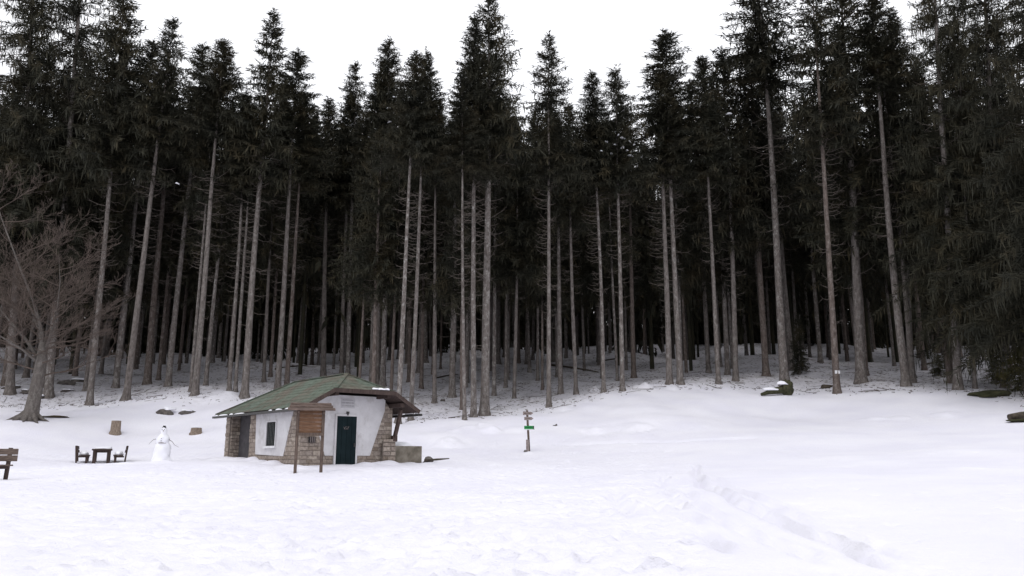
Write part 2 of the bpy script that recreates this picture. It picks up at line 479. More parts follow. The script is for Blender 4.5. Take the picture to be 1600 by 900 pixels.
def plaster_mat():
    m, nt, b = mat('white_plaster', .9, .15)
    v = pos(nt)
    n1 = noise(nt, 1.2, 6, v, .65)
    c = ramp(nt, n1.outputs[0], [(.3, (.47, .455, .47)), (.6, (.60, .59, .605))])
    n2 = noise(nt, 1.6, 7, pos(nt, (1.3, 1.3, .8)), .72)
    f = ramp(nt, n2.outputs[0], [(.52, (0, 0, 0)), (.78, (1, 1, 1))])
    nt.links.new(mixc(nt, f.outputs[0], c.outputs[0], (.33, .31, .29)), b.inputs['Base Color'])
    bump(nt, b, noise(nt, 25, 4, v).outputs[0], .3, .02)
    return m
M['plaster'] = plaster_mat()
M['mortar'] = simple('stone_mortar', (.13, .11, .095), (.23, .195, .17), 8)
def stone_mat():
    m, nt, b = mat('limestone_block', .9, .15)
    oi = nt.nodes.new("ShaderNodeObjectInfo")
    r = ramp(nt, oi.outputs['Random'], [(0, (.24, .195, .16)), (.35, (.37, .315, .27)), (.7, (.31, .265, .235)), (1, (.48, .42, .36))])
    n = noise(nt, 9, 6, pos(nt), .7)
    r2 = ramp(nt, n.outputs[0], [(.3, (.45, .42, .40)), (.7, (1.1, 1.1, 1.1))])
    mx = nt.nodes.new("ShaderNodeMix"); mx.data_type = 'RGBA'; mx.blend_type = 'MULTIPLY'; mx.inputs['Factor'].default_value = 1
    nt.links.new(r.outputs[0], mx.inputs[6]); nt.links.new(r2.outputs[0], mx.inputs[7])
    nt.links.new(mx.outputs[2], b.inputs['Base Color'])
    bump(nt, b, n.outputs[0], .7, .03)
    return m
M['stone'] = stone_mat()
M['porch_grey'] = simple('dark_grey_door', (.05, .046, .05), (.085, .08, .085), 4, bs=.1)
def roof_mat():
    m, nt, b = mat('mossy_green_roofing', .9, .15)
    v = pos(nt, (1, 1, 1), True)
    n1 = noise(nt, .9, 6, v, .65); n2 = noise(nt, 5, 6, v, .7)
    oi = nt.nodes.new("ShaderNodeObjectInfo")
    c1 = ramp(nt, n1.outputs[0], [(.32, (.15, .125, .105)), (.43, (.135, .132, .108)), (.54, (.122, .148, .118)), (.72, (.15, .185, .155))])
    r2 = ramp(nt, n2.outputs[0], [(.3, (.55, .52, .50)), (.7, (1.15, 1.15, 1.15))])
    mx = nt.nodes.new("ShaderNodeMix"); mx.data_type = 'RGBA'; mx.blend_type = 'MULTIPLY'; mx.inputs['Factor'].default_value = 1
    nt.links.new(c1.outputs[0], mx.inputs[6]); nt.links.new(r2.outputs[0], mx.inputs[7])
    hs = nt.nodes.new("ShaderNodeHueSaturation")
    k = nt.nodes.new("ShaderNodeMath"); k.operation = 'MULTIPLY_ADD'
    nt.links.new(oi.outputs['Random'], k.inputs[0]); k.inputs[1].default_value = .12; k.inputs[2].default_value = .96
    nt.links.new(k.outputs[0], hs.inputs['Value']); nt.links.new(mx.outputs[2], hs.inputs['Color'])
    nt.links.new(hs.outputs[0], b.inputs['Base Color'])
    bump(nt, b, n2.outputs[0], .6, .03)
    return m
M['roofing'] = roof_mat()

# wall core (solid, with the porch recess left open in the long side)
RC0, RC1 = 4.72, 6.92       # recess along the long wall
DEP = .50
wall = MB()
zb = -.7
zl = ZE + (.365) * SL - .16  # wall top below the left eave
zr_ = ZE + (CX + S_ - W) * SL - .16
wall.box(0, W, .0, RC0, zb, min(zl, zr_) )
wall.box(DEP, W, RC0, RC1, zb, min(zl, zr_))
wall.box(0, W, RC1, L, zb, min(zl, zr_))
# gable
zt = min(zl, zr_)
gy0, gy1 = 0.0, .28
pr = [(0.0, zt), (W, zt), (CX + 1.35, ZE + (S_ - 1.35) * SL - .16), (CX - 1.35, ZE + (S_ - 1.35) * SL - .16)]
wall.hexa([(pr[0][0], gy0, pr[0][1]), (pr[1][0], gy0, pr[1][1]), (pr[1][0], gy1, pr[1][1]), (pr[0][0], gy1, pr[0][1])],
          [(pr[3][0], gy0, pr[3][1]), (pr[2][0], gy0, pr[2][1]), (pr[2][0], gy1, pr[2][1]), (pr[3][0], gy1, pr[3][1])])
wall_o = wall.build('wall', M['mortar'], hut)

def inpoly(x, y, P):
    c = False
    for i in range(len(P)):
        (x1, y1), (x2, y2) = P[i], P[i-1]
        if (y1 > y) != (y2 > y) and x < (x2 - x1) * (y - y1) / (y2 - y1) + x1: c = not c
    return c
def prism(mb, P, fn, d):
    """polygon P in a wall plane raised by d; fn maps (u, z, out) to a point"""
    mb.poly([fn(u, z, d) for u, z in P])
    for i in range(len(P)):
        a, c = P[i-1], P[i]
        mb.poly([fn(*a, -.02), fn(*c, -.02), fn(*c, d), fn(*a, d)])
    return mb
front = lambda u, z, o: (u, -o, z)
side = lambda u, z, o: (-o, u, z)
GT = ZE + (S_ - 1.30) * SL - .14
PF = [(1.02, .44), (2.98, .44), (3.60, 2.22), (3.62, ZE + (CX + S_ - 3.62) * SL - .14), (CX + 1.30, GT), (CX - 1.30, GT), (.30, ZE + (.30 - CX + S_) * SL - .14), (.44, 2.0)]
PS = [(3.97, .50), (1.36, .42), (.62, zl - .01), (4.12, zl - .01)]
front_plaster = prism(MB(), PF, front, .035)
pl_f = front_plaster.build('front_plaster', M['plaster'], hut)
pl_s = prism(MB(), PS, side, .035).build('side_plaster', M['plaster'], hut)
# stones
def stone_mesh(seed):
    g = random.Random(seed)
    j = lambda a: a + g.uniform(-.05, .05)
    o = MB()
    b = [(-.5, 0, -.5), (.5, 0, -.5), (.5, 0, .5), (-.5, 0, .5)]
    mid = [(j(x * .97), -.6, j(z * .95)) for x, _, z in b]
    top = [(x * .84, -1 + g.uniform(-.12, .12), z * .80) for x, _, z in mid]
    i = 0
    o.v = b + mid + top
    for k in range(4):
        q = (k + 1) % 4
        o.f += [(k, q, 4 + q, 4 + k), (4 + k, 4 + q, 8 + q, 8 + k)]
    o.f.append((8, 9, 10, 11))
    return o.mesh('stone', M['stone'])
SM = [stone_mesh(k) for k in range(9)]
gs = random.Random(8)
def add_stone(loc, rz, w, h, d):
    o = bpy.data.objects.new('stone', gs.choice(SM))
    o.location = loc; o.rotation_euler = (0, gs.uniform(-.02, .02), rz); o.scale = (w, d, h)
    link(o, wall_o)
def courses(u0, u1, z1, ok, put, z0=-.18):
    z = z0
    while z < z1 - .06:
        h = gs.uniform(.135, .20)
        u = u0 - gs.uniform(0, .12)
        while u < u1 - .05:
            w = gs.uniform(.22, .48)
            a, c = max(u, u0), min(u + w, u1)
            if c - a > .09:
                n = 6
                good = [ok(a + (c - a) * (k + .5) / n, z + h / 2) for k in range(n)]
                if any(good):
                    k0 = good.index(True); k1 = n - good[::-1].index(True)
                    a2, c2 = a + (c - a) * k0 / n, a + (c - a) * k1 / n
                    if c2 - a2 > .03: put((a + c) / 2 if c2 - a2 > .5 * (c - a) else (a2 + c2) / 2, z + h / 2, (c - a if c2 - a2 > .5 * (c - a) else c2 - a2) - .012, h - .012)
            u += w
        z += h
DX0, DX1, DT = 1.45, 2.31, 1.95
def ok_f(u, z):
    return not inpoly(u, z, PF) and not (DX0 - .1 < u < DX1 + .1 and z < DT + .1) and z < 2.45
courses(.0, W, 2.45, ok_f, lambda u, z, w, h: add_stone((u, 0, z), 0, w, h, gs.uniform(.018, .032)))
def ok_s(u, z): return not inpoly(u, z, PS)
put_s = lambda u, z, w, h: add_stone((0, u, z), -math.pi / 2, w, h, gs.uniform(.018, .032))
courses(.0, RC0, zl - .02, ok_s, put_s, -.2)
courses(RC1, L, zl - .02, ok_s, put_s, .1)
courses(.05, DEP, zl - .02, lambda u, z: True, lambda u, z, w, h: add_stone((u, RC1, z), 0, w, h, gs.uniform(.03, .05)), .1)
MB().box(DEP - .06, DEP - .01, RC0 + .03, RC1 - .05, .0, zl - .1).build('porch_door', M['porch_grey'], hut)
# corner pier at the right front
pier = MB().hexa([(3.42, -.24, -.4), (4.06, -.24, -.4), (4.06, -.09, -.4), (3.42, -.09, -.4)],
                 [(3.50, -.20, 1.02), (4.04, -.20, 1.02), (4.04, -.09, 1.02), (3.50, -.09, 1.02)])
pier.build('corner_pier', M['mortar'], hut, bevel=.02)
z = -.1
while z < .98:
    h = gs.uniform(.14, .19)
    xs_ = [3.46, gs.uniform(3.66, 3.86), 4.05]
    for a, c in zip(xs_[:-1], xs_[1:]): add_stone(((a + c) / 2, -.215, z + h / 2), 0, c - a - .02, h - .02, .045)
    z += h

# door
door = MB().box(DX0, DX1, -.005, -.055, -.3, DT)
M['door'] = simple('dark_green_door', (.005, .011, .013), (.009, .018, .021), 3, rough=.8, bs=.1)
M['door'].node_tree.nodes['Principled BSDF'].inputs['Specular IOR Level'].default_value = .12
door_o = MB().box(DX0, DX1, -.062, -.005, -.35, DT).build('door', M['door'], hut)
fr = MB()
fr.box(DX0 - .075, DX0, -.085, .0, -.35, DT + .075); fr.box(DX1, DX1 + .075, -.085, .0, -.35, DT + .075); fr.box(DX0, DX1, -.085, .0, DT, DT + .075)
fr.build('door_frame', M['plaster'], door_o)
for k in range(4):
    xa = DX0 + .01 + k * .215
    MB().box(xa, xa + .20, -.074, -.0625, -.33, DT - .015).build('plank', M['door'], door_o)
MB().box(DX1 - .10, DX1 - .07, -.12, -.072, .78, .92).build('handle', M['iron'], door_o)
# white scrawl on the door
sc = MB()
for (a, c) in (((1.74, 1.545), (1.78, 1.47)), ((1.78, 1.47), (1.83, 1.55)), ((1.82, 1.53), (1.90, 1.545)), ((1.86, 1.47), (1.95, 1.50)), ((1.93, 1.49), (1.97, 1.565)), ((1.76, 1.46), (1.94, 1.455))):
    sc.bar((a[0], -.078, a[1]), (c[0], -.078, c[1]), .012, .010)
sc.build('lettering', M['wood_grey'], door_o)
lamp = MB().box(1.86, 1.93, -.15, -.03, 2.05, 2.13).tube([(1.895, -.10, 2.05), (1.895, -.10, 1.985)], [.02, .035], 8)
lamp.build('wall_lamp', M['iron'], hut)
# faded painted inscription above the door
M['faded_text'] = simple('faded_inscription', (.30, .295, .31), (.40, .39, .40), 8, bs=0)
M['faded_ground'] = simple('faded_panel', (.42, .41, .43), (.50, .49, .505), 5, bs=0)
ins = MB().box(1.60, 2.22, -.041, -.034, 2.27, 2.66).build('inscription', M['faded_ground'], hut)
tx = MB(); gg = random.Random(4)
for zz, x0, x1, hh in ((2.585, 1.66, 2.10, .045), (2.475, 1.63, 2.19, .06), (2.36, 1.65, 2.17, .055)):
    x = x0
    while x < x1:
        w = gg.uniform(.022, .04); tx.box(x, x + w, -.0465, -.0405, zz - hh / 2, zz + hh / 2 - gg.uniform(0, .018)); x += w + .008 + (.02 if gg.random() < .15 else 0)
tx.build('lettering', M['faded_text'], ins)
# window on the long side
U0, U1, Z0, Z1 = 2.10, 2.92, .82, 1.76
win = MB().box(-.05, -.036, U0, U1, Z0, Z1).build('window', M['black'], hut)
M['glass'] = simple('dark_window_glass', (.010, .016, .016), (.02, .03, .028), 2, rough=.15, bs=0)
for k in range(2):
    a = U0 + .05 + k * (U1 - U0 - .04) / 2
    MB().box(-.056, -.051, a, a + (U1 - U0 - .14) / 2, Z0 + .05, Z1 - .05).build('pane', M['glass'], win)
wf = MB()
wf.box(-.075, -.036, U0 - .06, U0, Z0, Z1 + .05); wf.box(-.075, -.036, U1, U1 + .10, Z0, Z1 + .05); wf.box(-.075, -.036, U0, U1, Z1, Z1 + .05)
wf.build('frame', M['plaster'], win)
for k in range(1, 6):
    a = U0 + k * (U1 - U0) / 6
    MB().bar((-.068, a, Z0), (-.068, a, Z1), .018, .018).build('bar', M['iron'], win)
MB().box(-.13, -.036, U0 - .10, U1 + .14, Z0 - .09, Z0).build('sill', M['white_paint'], win)
# small barred vent low on the front
vent = MB().box(.30, .56, -.095, -.05, .92, 1.14).build('vent', M['black'], hut)
for k in range(3):
    MB().box(.345 + k * .075, .365 + k * .075, -.107, -.0955, .92, 1.14).build('bar', M['wood_grey'], vent)

# roof: courses laid from eave to ridge on four slopes
roof_core = MB()
eL, eR = CX - S_, CX + S_
yF, yB = -OV, BACK
ED = .05
def slope_pts(kind, t, end):
    """point at height fraction t (0 eave, 1 ridge) on the front (end 0) or back (end 1) edge of a slope"""
    z = ZE + t * (ZR - ZE)
    th = (ZH - ZE) / (ZR - ZE)
    if kind in ('left', 'right'):
        x = (eL + t * S_) if kind == 'left' else (eR - t * S_)
        y = (yF if t <= th else yF + (t - th) / (1 - th) * (AP - yF)) if end == 0 else yB + t * (BL - yB)
        return np.array([x, y, z])
    if kind == 'back':
        x = (eR - t * S_) if end == 0 else (eL + t * S_)
        return np.array([x, yB + t * (BL - yB), z])
    zz = ZH + t * (ZR - ZH)          # front half hip
    x = (CX - H2 + t * H2) if end == 0 else (CX + H2 - t * H2)
    return np.array([x, yF + t * (AP - yF), zz])
roof_o = None
core = MB()
th_ = (ZH - ZE) / (ZR - ZE)
for kind, ts in (('left', [0, th_, 1]), ('right', [0, th_, 1]), ('back', [0, 1]), ('front', [0, 1])):
    for t0, t1 in zip(ts[:-1], ts[1:]):
        a, b_, c, d = slope_pts(kind, t0, 0), slope_pts(kind, t0, 1), slope_pts(kind, t1, 1), slope_pts(kind, t1, 0)
        dn = np.array([0, 0, -.075])
        core.poly([a, b_, c, d]); core.poly([a + dn, b_ + dn, c + dn, d + dn])
        core.poly([a, b_, b_ + dn, a + dn])
        if kind in ('left', 'right') and t0 == 0: core.poly([a, d, d + dn, a + dn])
roof_o = core.build('roof', M['wood_dark'], hut)
for kind, n in (('left', 9), ('right', 9), ('back', 9), ('front', 5)):
    ts = np.linspace(0, 1, n + 1)
    if kind in ('left', 'right'): ts = np.unique(np.concatenate([np.linspace(0, th_, 5), np.linspace(th_, 1, 6)]))
    a, b_, c = slope_pts(kind, 0, 0), slope_pts(kind, 0, 1), slope_pts(kind, 1, 1)
    nn = np.cross(b_ - a, c - a); nn /= np.linalg.norm(nn)
    if nn[2] < 0: nn = -nn
    along = (b_ - a) / np.linalg.norm(b_ - a)
    for t0, t1 in zip(ts[:-1], ts[1:]):
        p = [slope_pts(kind, t0, 0), slope_pts(kind, t0, 1), slope_pts(kind, t1, 1), slope_pts(kind, t1, 0)]
        down = (slope_pts(kind, t0, 0) + slope_pts(kind, t0, 1) - slope_pts(kind, t1, 0) - slope_pts(kind, t1, 1)); down /= np.linalg.norm(down)
        wl = gs.uniform(.0, .015)
        lo, hi = .020 + wl * .3, .012
        k = .04 if t0 > 0 else .06
        b0 = [p[0] + down * k + nn * .004, p[1] + down * k + nn * .004, p[2] + nn * .004, p[3] + nn * .004]
        t_ = [p[0] + down * k + nn * lo, p[1] + down * k + nn * lo, p[2] + nn * hi, p[3] + nn * hi]
        if np.dot(np.cross(np.array(b0[1]) - b0[0], np.array(b0[2]) - b0[0]), nn) < 0:
            b0, t_ = b0[::-1], t_[::-1]
        MB().hexa(b0, t_).build('roof_course', M['roofing'], roof_o)
# ridge and hip caps
for a, c in (((CX, AP, ZR), (CX, BL, ZR)), ((CX, BL, ZR), (eL, yB, ZE)), ((CX, BL, ZR), (eR, yB, ZE)), ((CX, AP, ZR), (CX - H2, yF, ZH)), ((CX, AP, ZR), (CX + H2, yF, ZH))):
    a = Vector(a) + Vector((0, 0, .035)); c = Vector(c) + Vector((0, 0, .035))
    MB().bar(a, c, .16, .035).build('ridge_cap', M['roofing'], roof_o)
# fascia boards, rake boards, gutters
fz = .13
MB().box(CX - H2 - .04, CX + H2 + .04, yF - .07, yF - .035, ZH - fz, ZH + .035).build('fascia', M['wood_dark'], roof_o)
for sgn in (-1, 1):
    a = Vector((CX + sgn * (S_ + .03), yF - .045, ZE - .055)); c = Vector((CX + sgn * (H2 + .03), yF - .045, ZH - .045))
    MB().bar(a, c, .035, .15).build('rake_board', M['wood_dark'], roof_o)
    x = CX + sgn * (S_ + .09)
    gut = MB()
    gut.box(x - .06, x + .06, yF - .05, yB + .05, ZE - .16, ZE - .145)
    gut.box(x - .06, x - .05, yF - .05, yB + .05, ZE - .145, ZE - .07); gut.box(x + .05, x + .06, yF - .05, yB + .05, ZE - .145, ZE - .07)
    go_ = gut.build('gutter', M['iron'], roof_o)
    if sgn > 0: go_.location = (0, 0, -.05)
    y = yF + .05
    k = 0
    while y < yB - .3:                                       # slipped snow lying in the gutter
        w = gs.uniform(.35, 1.3)
        if gs.random() < .8 or y > 4.5:
            lump('snow_patch', M['snow_cap'], roof_o, (.055, w * .5, .07), (x, y + w / 2, ZE - (.09 if sgn < 0 else .11)), .12, 40 + k)
        y += w + gs.uniform(.0, .25); k += 1
for k, (xx, w) in enumerate(((2.62, .16), (2.86, .20), (3.10, .13))):
    lump('snow_patch', M['snow_cap'], roof_o, (w, .12, .06), (xx, yF + .07, ZH + .085), .25, 70 + k)
# purlins and brace at the overhanging gable
for lx, z in ((W - .1, ZE + (CX + S_ - W + .1) * SL - .20), (.1, ZE + (S_ - CX + .1) * SL - .20)):
    MB().box(lx - .09, lx + .09, yF + .08, .35, z - .09, z + .07).build('purlin', M['wood_dark'], roof_o)
for lx in (CX + 1.15, CX - 1.15):
    z = ZE + (S_ - 1.15) * SL - .23
    MB().box(lx - .08, lx + .08, yF + .12, -.0, z - .08, z + .07).build('purlin', M['wood_dark'], roof_o)
for lx in (W + .02, ):
    MB().bar((lx, -.16, 1.08), (lx - .02, -.66, ZE + (CX + S_ - W) * SL - .30), .13, .15).build('brace', M['wood_dark'], hut, bevel=.01)
    MB().box(lx - .12, lx + .10, -.26, -.10, 1.00, 1.24).build('corbel', M['wood_dark'], hut, bevel=.01)

# water trough by the hut corner
tp = HUT_C + ex * 4.14 + ey * .22
tr = empty('water_trough', (tp[0], tp[1], G0 + .04), HUT_TH)
tag(tr, 'grey concrete water trough filled with snow beside the hut corner', 'trough')
M['concrete'] = simple('stained_concrete', (.10, .085, .065), (.27, .24, .20), 2.6, bs=.4)
t = MB()
t.box(0, 1.5, 0, .12, -.3, .80); t.box(0, 1.5, .9, 1.02, -.3, .80); t.box(0, .12, .12, .9, -.3, .80); t.box(1.38, 1.5, .12, .9, -.3, .80); t.box(.12, 1.38, .12, .9, -.3, .1)
t.build('basin', M['concrete'], tr, bevel=.012)
lump('snow_fill', M['snow_cap'], tr, (.62, .46, .26), (.75, .55, .72), .14, 5)
MB().tube([(-.1, .42, 1.02), (.2, .36, 1.03), (.34, .33, .98)], .025, 8).build('spout', M['iron'], tr)
p = HUT_C + ex * 5.85 + ey * .1
tag(lump('rock', M['rock'], None, (.20, .16, .17), (p[0], p[1], gz(*p) + .03), .3, 9), 'snow dusted rock lying against the end of the water trough', 'rock')
p = HUT_C + ex * 6.15 + ey * -.15
lg = MB().tube([(-.55, 0, .02), (0, .03, .06), (.55, -.02, .10)], [.035, .045, .02], 8).build('fallen_branch', M['log'], None, True, loc=(p[0], p[1], gz(*p) + .05))
lg.rotation_euler = (0, 0, .45)
tag(lg, 'dark broken branch lying in the snow right of the water trough', 'branch')

# ------------------------------------------------------------------ notice board
pA, pB = hit(461, 738, 20, 30), hit(502, 734, 20, 30)
Yb = 27.2
A = at(461, 737, Yb); B = at(501.5, 733, Yb + .25)
mid = (A + B) / 2
bw = float(np.linalg.norm(B[:2] - A[:2])); ang = math.atan2(B[1] - A[1], B[0] - A[0])
zg = gz(mid[0], mid[1])
bd = empty('notice_board', (mid[0], mid[1], zg), ang)
tag(bd, 'empty brown wooden notice board on two posts under a small plank roof', 'notice board')
hz = 2.12 + (mid[2] - zg)
for sgn in (-1, 1):
    MB().bar((sgn * bw / 2, 0, -.5), (sgn * bw / 2, 0, hz - .02), .10, .10).build('post', M['wood_post'], bd, bevel=.008)
zt_, zb_ = at(480, 640, Yb)[2] - zg, at(480, 678, Yb)[2] - zg
npl = 6
for k in range(npl):
    a = zb_ + (zt_ - zb_) * k / npl; c = zb_ + (zt_ - zb_) * (k + 1) / npl
    MB().box(-bw / 2 + .052, bw / 2 - .052, -.02 - .003 * (k % 2), .015, a + .004, c - .004).build('plank', M['wood_brown'], bd)
MB().box(-bw / 2 - .03, bw / 2 + .03, -.085, -.052, zb_ - .06, zb_ + .04).build('rail', M['wood_post'], bd)
MB().box(-bw / 2 - .03, bw / 2 + .03, -.085, -.052, zt_ - .03, zt_ + .04).build('rail', M['wood_post'], bd)
M['shingle_wood'] = simple('pale_weathered_board', (.08, .058, .05), (.19, .14, .12), 5, sc=(.5, 4, 4))
for k, (y0, y1, z0, ww) in enumerate(((-.42, -.12, 0, 1.54), (-.22, .10, .10, 1.42), (.0, .34, .195, 1.34))):
    z = hz - .14 + z0
    MB().hexa([(-ww/2, y0, z - .03), (ww/2, y0, z - .025), (ww/2, y1, z + .01), (-ww/2, y1, z + .005)],
              [(-ww/2, y0, z + .035), (ww/2, y0, z + .04), (ww/2, y1, z + .085), (-ww/2, y1, z + .08)]).build('roof_board', M['shingle_wood'], bd)
for sgn in (-1, 1):
    MB().bar((sgn * bw / 2, -.35, hz - .23), (sgn * bw / 2, .25, hz - .01), .06, .08).build('bracket', M['wood_post'], bd)

# ------------------------------------------------------------------ signpost
sp_ = hit(826, 706, 30, 48)
sg = empty('signpost', tuple(sp_), 0)
tag(sg, 'leaning trail signpost with two grey arrow boards and a green plate', 'signpost')
Ys = sp_[1]
def sl(px, py): q = at(px, py, Ys) - sp_; return q[0], q[2]
def arrow(x0, x1, z0, z1, tip, y0, y1):
    zc = (z0 + z1) / 2
    o = MB()
    P = [(x0, z0), (x1, z0), (x1 + tip, zc), (x1, z1), (x0, z1)]
    o.poly([(x, y0, z) for x, z in P]); o.poly([(x, y1, z) for x, z in P[::-1]])
    for i in range(5):
        a, c = P[i-1], P[i]; o.poly([(a[0], y0, a[1]), (a[0], y1, a[1]), (c[0], y1, c[1]), (c[0], y0, c[1])])
    return o
a, c = sl(827.5, 708), sl(823.5, 641)
MB().bar((a[0], 0, -.4), (c[0], 0, c[1]), .11, .11).build('post', M['wood_post'], sg, bevel=.015)
for (l, t_, r_, b_) in ((817, 643.5, 829.5, 648.5), (819, 651.5, 830, 656.5)):
    x0, z1 = sl(l, t_); x1, z0 = sl(r_, b_)
    ar = arrow(x0, x1, z0, z1, .12, -.09, -.06).build('arrow_board', M['wood_grey'], sg)
    tt = MB()
    x = x0 + .06
    while x < x1 - .04:
        w = gg.uniform(.02, .045); tt.box(x, x + w, -.0935, -.0895, (z0 + z1) / 2 - .03, (z0 + z1) / 2 + .03 - gg.uniform(0, .02)); x += w + .014
    tt.build('lettering', M['wood_post'], ar)
x0, z1 = sl(819, 665.5); x1, z0 = sl(834.5, 670.5)
pl = MB().box(x0, x1, -.092, -.06, z0, z1).build('green_plate', M['green_paint'], sg)
MB().box(x0 + .02, x1 + .03, -.085, -.06, z0 - .05, z0 - .003).build('white_edge', M['white_paint'], pl)
MB().box(x1 - .07, x1 - .01, -.0965, -.0925, z0 + .02, z1 - .02).build('trail_symbol', M['black'], pl)
tt = MB(); x = x0 + .05
while x < x1 - .14:
    w = gg.uniform(.02, .04); tt.box(x, x + w, -.0965, -.0925, (z0 + z1) / 2 - .025, (z0 + z1) / 2 + .03); x += w + .018
M['green_dark'] = simple('dark_green_letters', (.005, .07, .02), (.01, .10, .03), 5, bs=0)
tt.build('lettering', M['green_dark'], pl)
a, c = sl(824.5, 703), sl(824, 687)
MB().bar((a[0], -.10, a[1] - .1), (c[0], -.10, c[1]), .15, .03).build('low_board', M['wood_grey'], sg)
a = sl(821, 705)
lump('foot_stone', M['rock'], sg, (.09, .09, .07), (a[0], -.15, a[1] - .02), .2, 3)

# ------------------------------------------------------------------ picnic set, snowman, bench
pt = hit(158, 722.5, 30, 50)
tb = empty('picnic_table', tuple(pt), R(25.5))
tag(tb, 'dark wooden picnic table with snow on top between two benches', 'table')
k = pt[1] / F_PX
hT = 20.5 * k
for s_ in (-1, 1):
    for y in (-.7, .7):
        MB().box(s_ * .30 - .075, s_ * .30 + .075, y - .06, y + .06, -.35, hT - .085).build('leg', M['wood_dark'], tb, bevel=.01)
for j in range(4):
    x = -.43 + j * .216
    MB().box(x, x + .208, -.95, .95, hT - .085, hT - .015).build('plank', M['wood_dark'], tb)
MB().box(-.30, .30, -.72, -.66, hT - .19, hT - .09).build('crossbar', M['wood_dark'], tb)
lump('snow_layer', M['snow_cap'], tb, (.40, .90, .10), (0.02, 0, hT + .005), .12, 8)
def pbench(px, sgn, label):
    p = hit(px, 722.5, 30, 50)
    o = empty('picnic_bench', tuple(p), R(25.5) if sgn < 0 else R(25.5) + math.pi)
    tag(o, label, 'bench', 'picnic benches')
    sh, bh = .36, 24.5 * k
    for y in (-.75, .75):
        MB().bar((-.24, y, -.3), (-.34, y, bh), .07, .13).build('post', M['wood_dark'], o)
        MB().box(.10, .20, y - .05, y + .05, -.3, sh - .05).build('leg', M['wood_dark'], o)
        MB().box(-.22, .22, y - .03, y + .03, sh - .13, sh - .055).build('bearer', M['wood_dark'], o)
    for j in range(2):
        MB().box(-.18 + j * .22, .03 + j * .22, -.95, .95, sh - .05, sh).build('seat_plank', M['wood_dark'], o)
    for j in range(2):
        z = .46 + j * .17
        MB().hexa([(-.27 - j*.03, -.95, z), (-.23 - j*.03, -.95, z), (-.23 - j*.03, .95, z), (-.27 - j*.03, .95, z)],
                  [(-.29 - j*.03, -.95, z + .14), (-.25 - j*.03, -.95, z + .14), (-.25 - j*.03, .95, z + .14), (-.29 - j*.03, .95, z + .14)]).build('back_plank', M['wood_dark'], o)
    lump('snow_layer', M['snow_cap'], o, (.21, .88, .16), (-.0, 0, sh + .03), .12, 12 + sgn)
pbench(130, -1, 'dark wooden bench with snowy seat on the far side of picnic table from snowman')
pbench(185, 1, 'dark wooden bench with snowy seat between picnic table and snowman')

ps = hit(252, 721, 30, 50)
sn = empty('snowman', tuple(ps), .1)
sn.scale = (ps[1] / F_PX * 55 / 1.70,) * 3
tag(sn, 'tall slim snowman with stick arms and a small dark hat', 'snowman')
prof = [(.55, -.2), (.46, 0), (.41, .07), (.385, .16), (.36, .28), (.345, .45), (.335, .60), (.31, .76), (.265, .84), (.27, .90), (.285, 1.0), (.265, 1.10), (.19, 1.20), (.12, 1.27), (.125, 1.33), (.14, 1.41), (.13, 1.49), (.09, 1.56), (.0, 1.585)]
nseg = 22
V_, F_ = [], []
for i, (r, z) in enumerate(prof):
    for j in range(nseg):
        t = 2 * math.pi * j / nseg
        q = r * (1 + .075 * math.sin(3 * t + i * 1.1) + .06 * math.sin(5 * t - i * 2.1 + 1) + .03 * math.sin(9 * t + i * 3.1))
        V_.append((q * math.cos(t) * 1.04, q * math.sin(t), z + .02 * math.sin(2 * t + i)))
for i in range(len(prof) - 1):
    for j in range(nseg):
        j2 = (j + 1) % nseg
        F_.append((i*nseg + j, i*nseg + j2, (i+1)*nseg + j2, (i+1)*nseg + j))
me = mesh_np('snow_body', V_, F_, M['snow_cap'], True)
link(bpy.data.objects.new('snow_body', me), sn)
hat = MB().tube([(0, 0, 1.55), (0, 0, 1.575)], [.10, .10], 10).tube([(0, 0, 1.57), (.01, 0, 1.665)], [.075, .06], 10)
hat.build('hat', M['black'], sn)
MB().tube([(.02, -.14, 1.42), (.04, -.30, 1.41)], [.022, .006], 6).build('nose', M['wood_brown'], sn)
for x in (-.05, .06): lump('eye', M['black'], sn, (.02, .02, .02), (x, -.135, 1.475), .1, 1, -1, sub=1)
for z in (.95, 1.06): lump('button', M['black'], sn, (.02, .02, .02), (.0, -.29, z), .1, 1, -1, sub=1)
MB().tube([(-.2, 0, 1.06), (-.42, -.03, 1.02), (-.58, -.05, .86), (-.62, -.05, .78)], [.013, .011, .008, .005], 6).build('stick_arm', M['twig'], sn)
MB().tube([(.2, 0, 1.06), (.42, .0, .92), (.55, -.03, .76), (.76, -.05, .66)], [.013, .011, .008, .005], 6).build('stick_arm', M['twig'], sn)
MB().tube([(-.30, -.05, .84), (0, -.335, .86), (.30, -.05, .84)], .02, 6).build('belt', M['wood_grey'], sn)

pb = hit(7, 750, 14, 30)
kb = pb[1] / F_PX
be = empty('park_bench', tuple(pb), R(-14))
tag(be, 'brown wooden bench with two-plank backrest cut off by the left picture edge', 'bench')
M['bench_wood'] = simple('bench_board', (.07, .05, .042), (.165, .125, .105), 5, sc=(.5, 4, 5))
hb = 48 * kb
for x in (-1.15, -.02):
    MB().bar((x, .02, -.4), (x, .10, hb), .09, .07).build('post', M['wood_dark'], be)
    MB().box(x - .04, x + .04, -.42, .02, .30, .38).build('bearer', M['wood_dark'], be)
    MB().box(x - .045, x + .045, -.44, -.35, -.3, .30).build('leg', M['wood_dark'], be)
for j in range(2):
    z = hb - .37 + j * .18
    MB().box(-1.45, .30, .015, .055, z, z + .165).build('back_plank', M['bench_wood'], be, bevel=.006)
for j in range(3):
    y = -.44 + j * .15
    MB().box(-1.45, .24, y, y + .135, .381, .42).build('seat_plank', M['bench_wood'], be, bevel=.006)

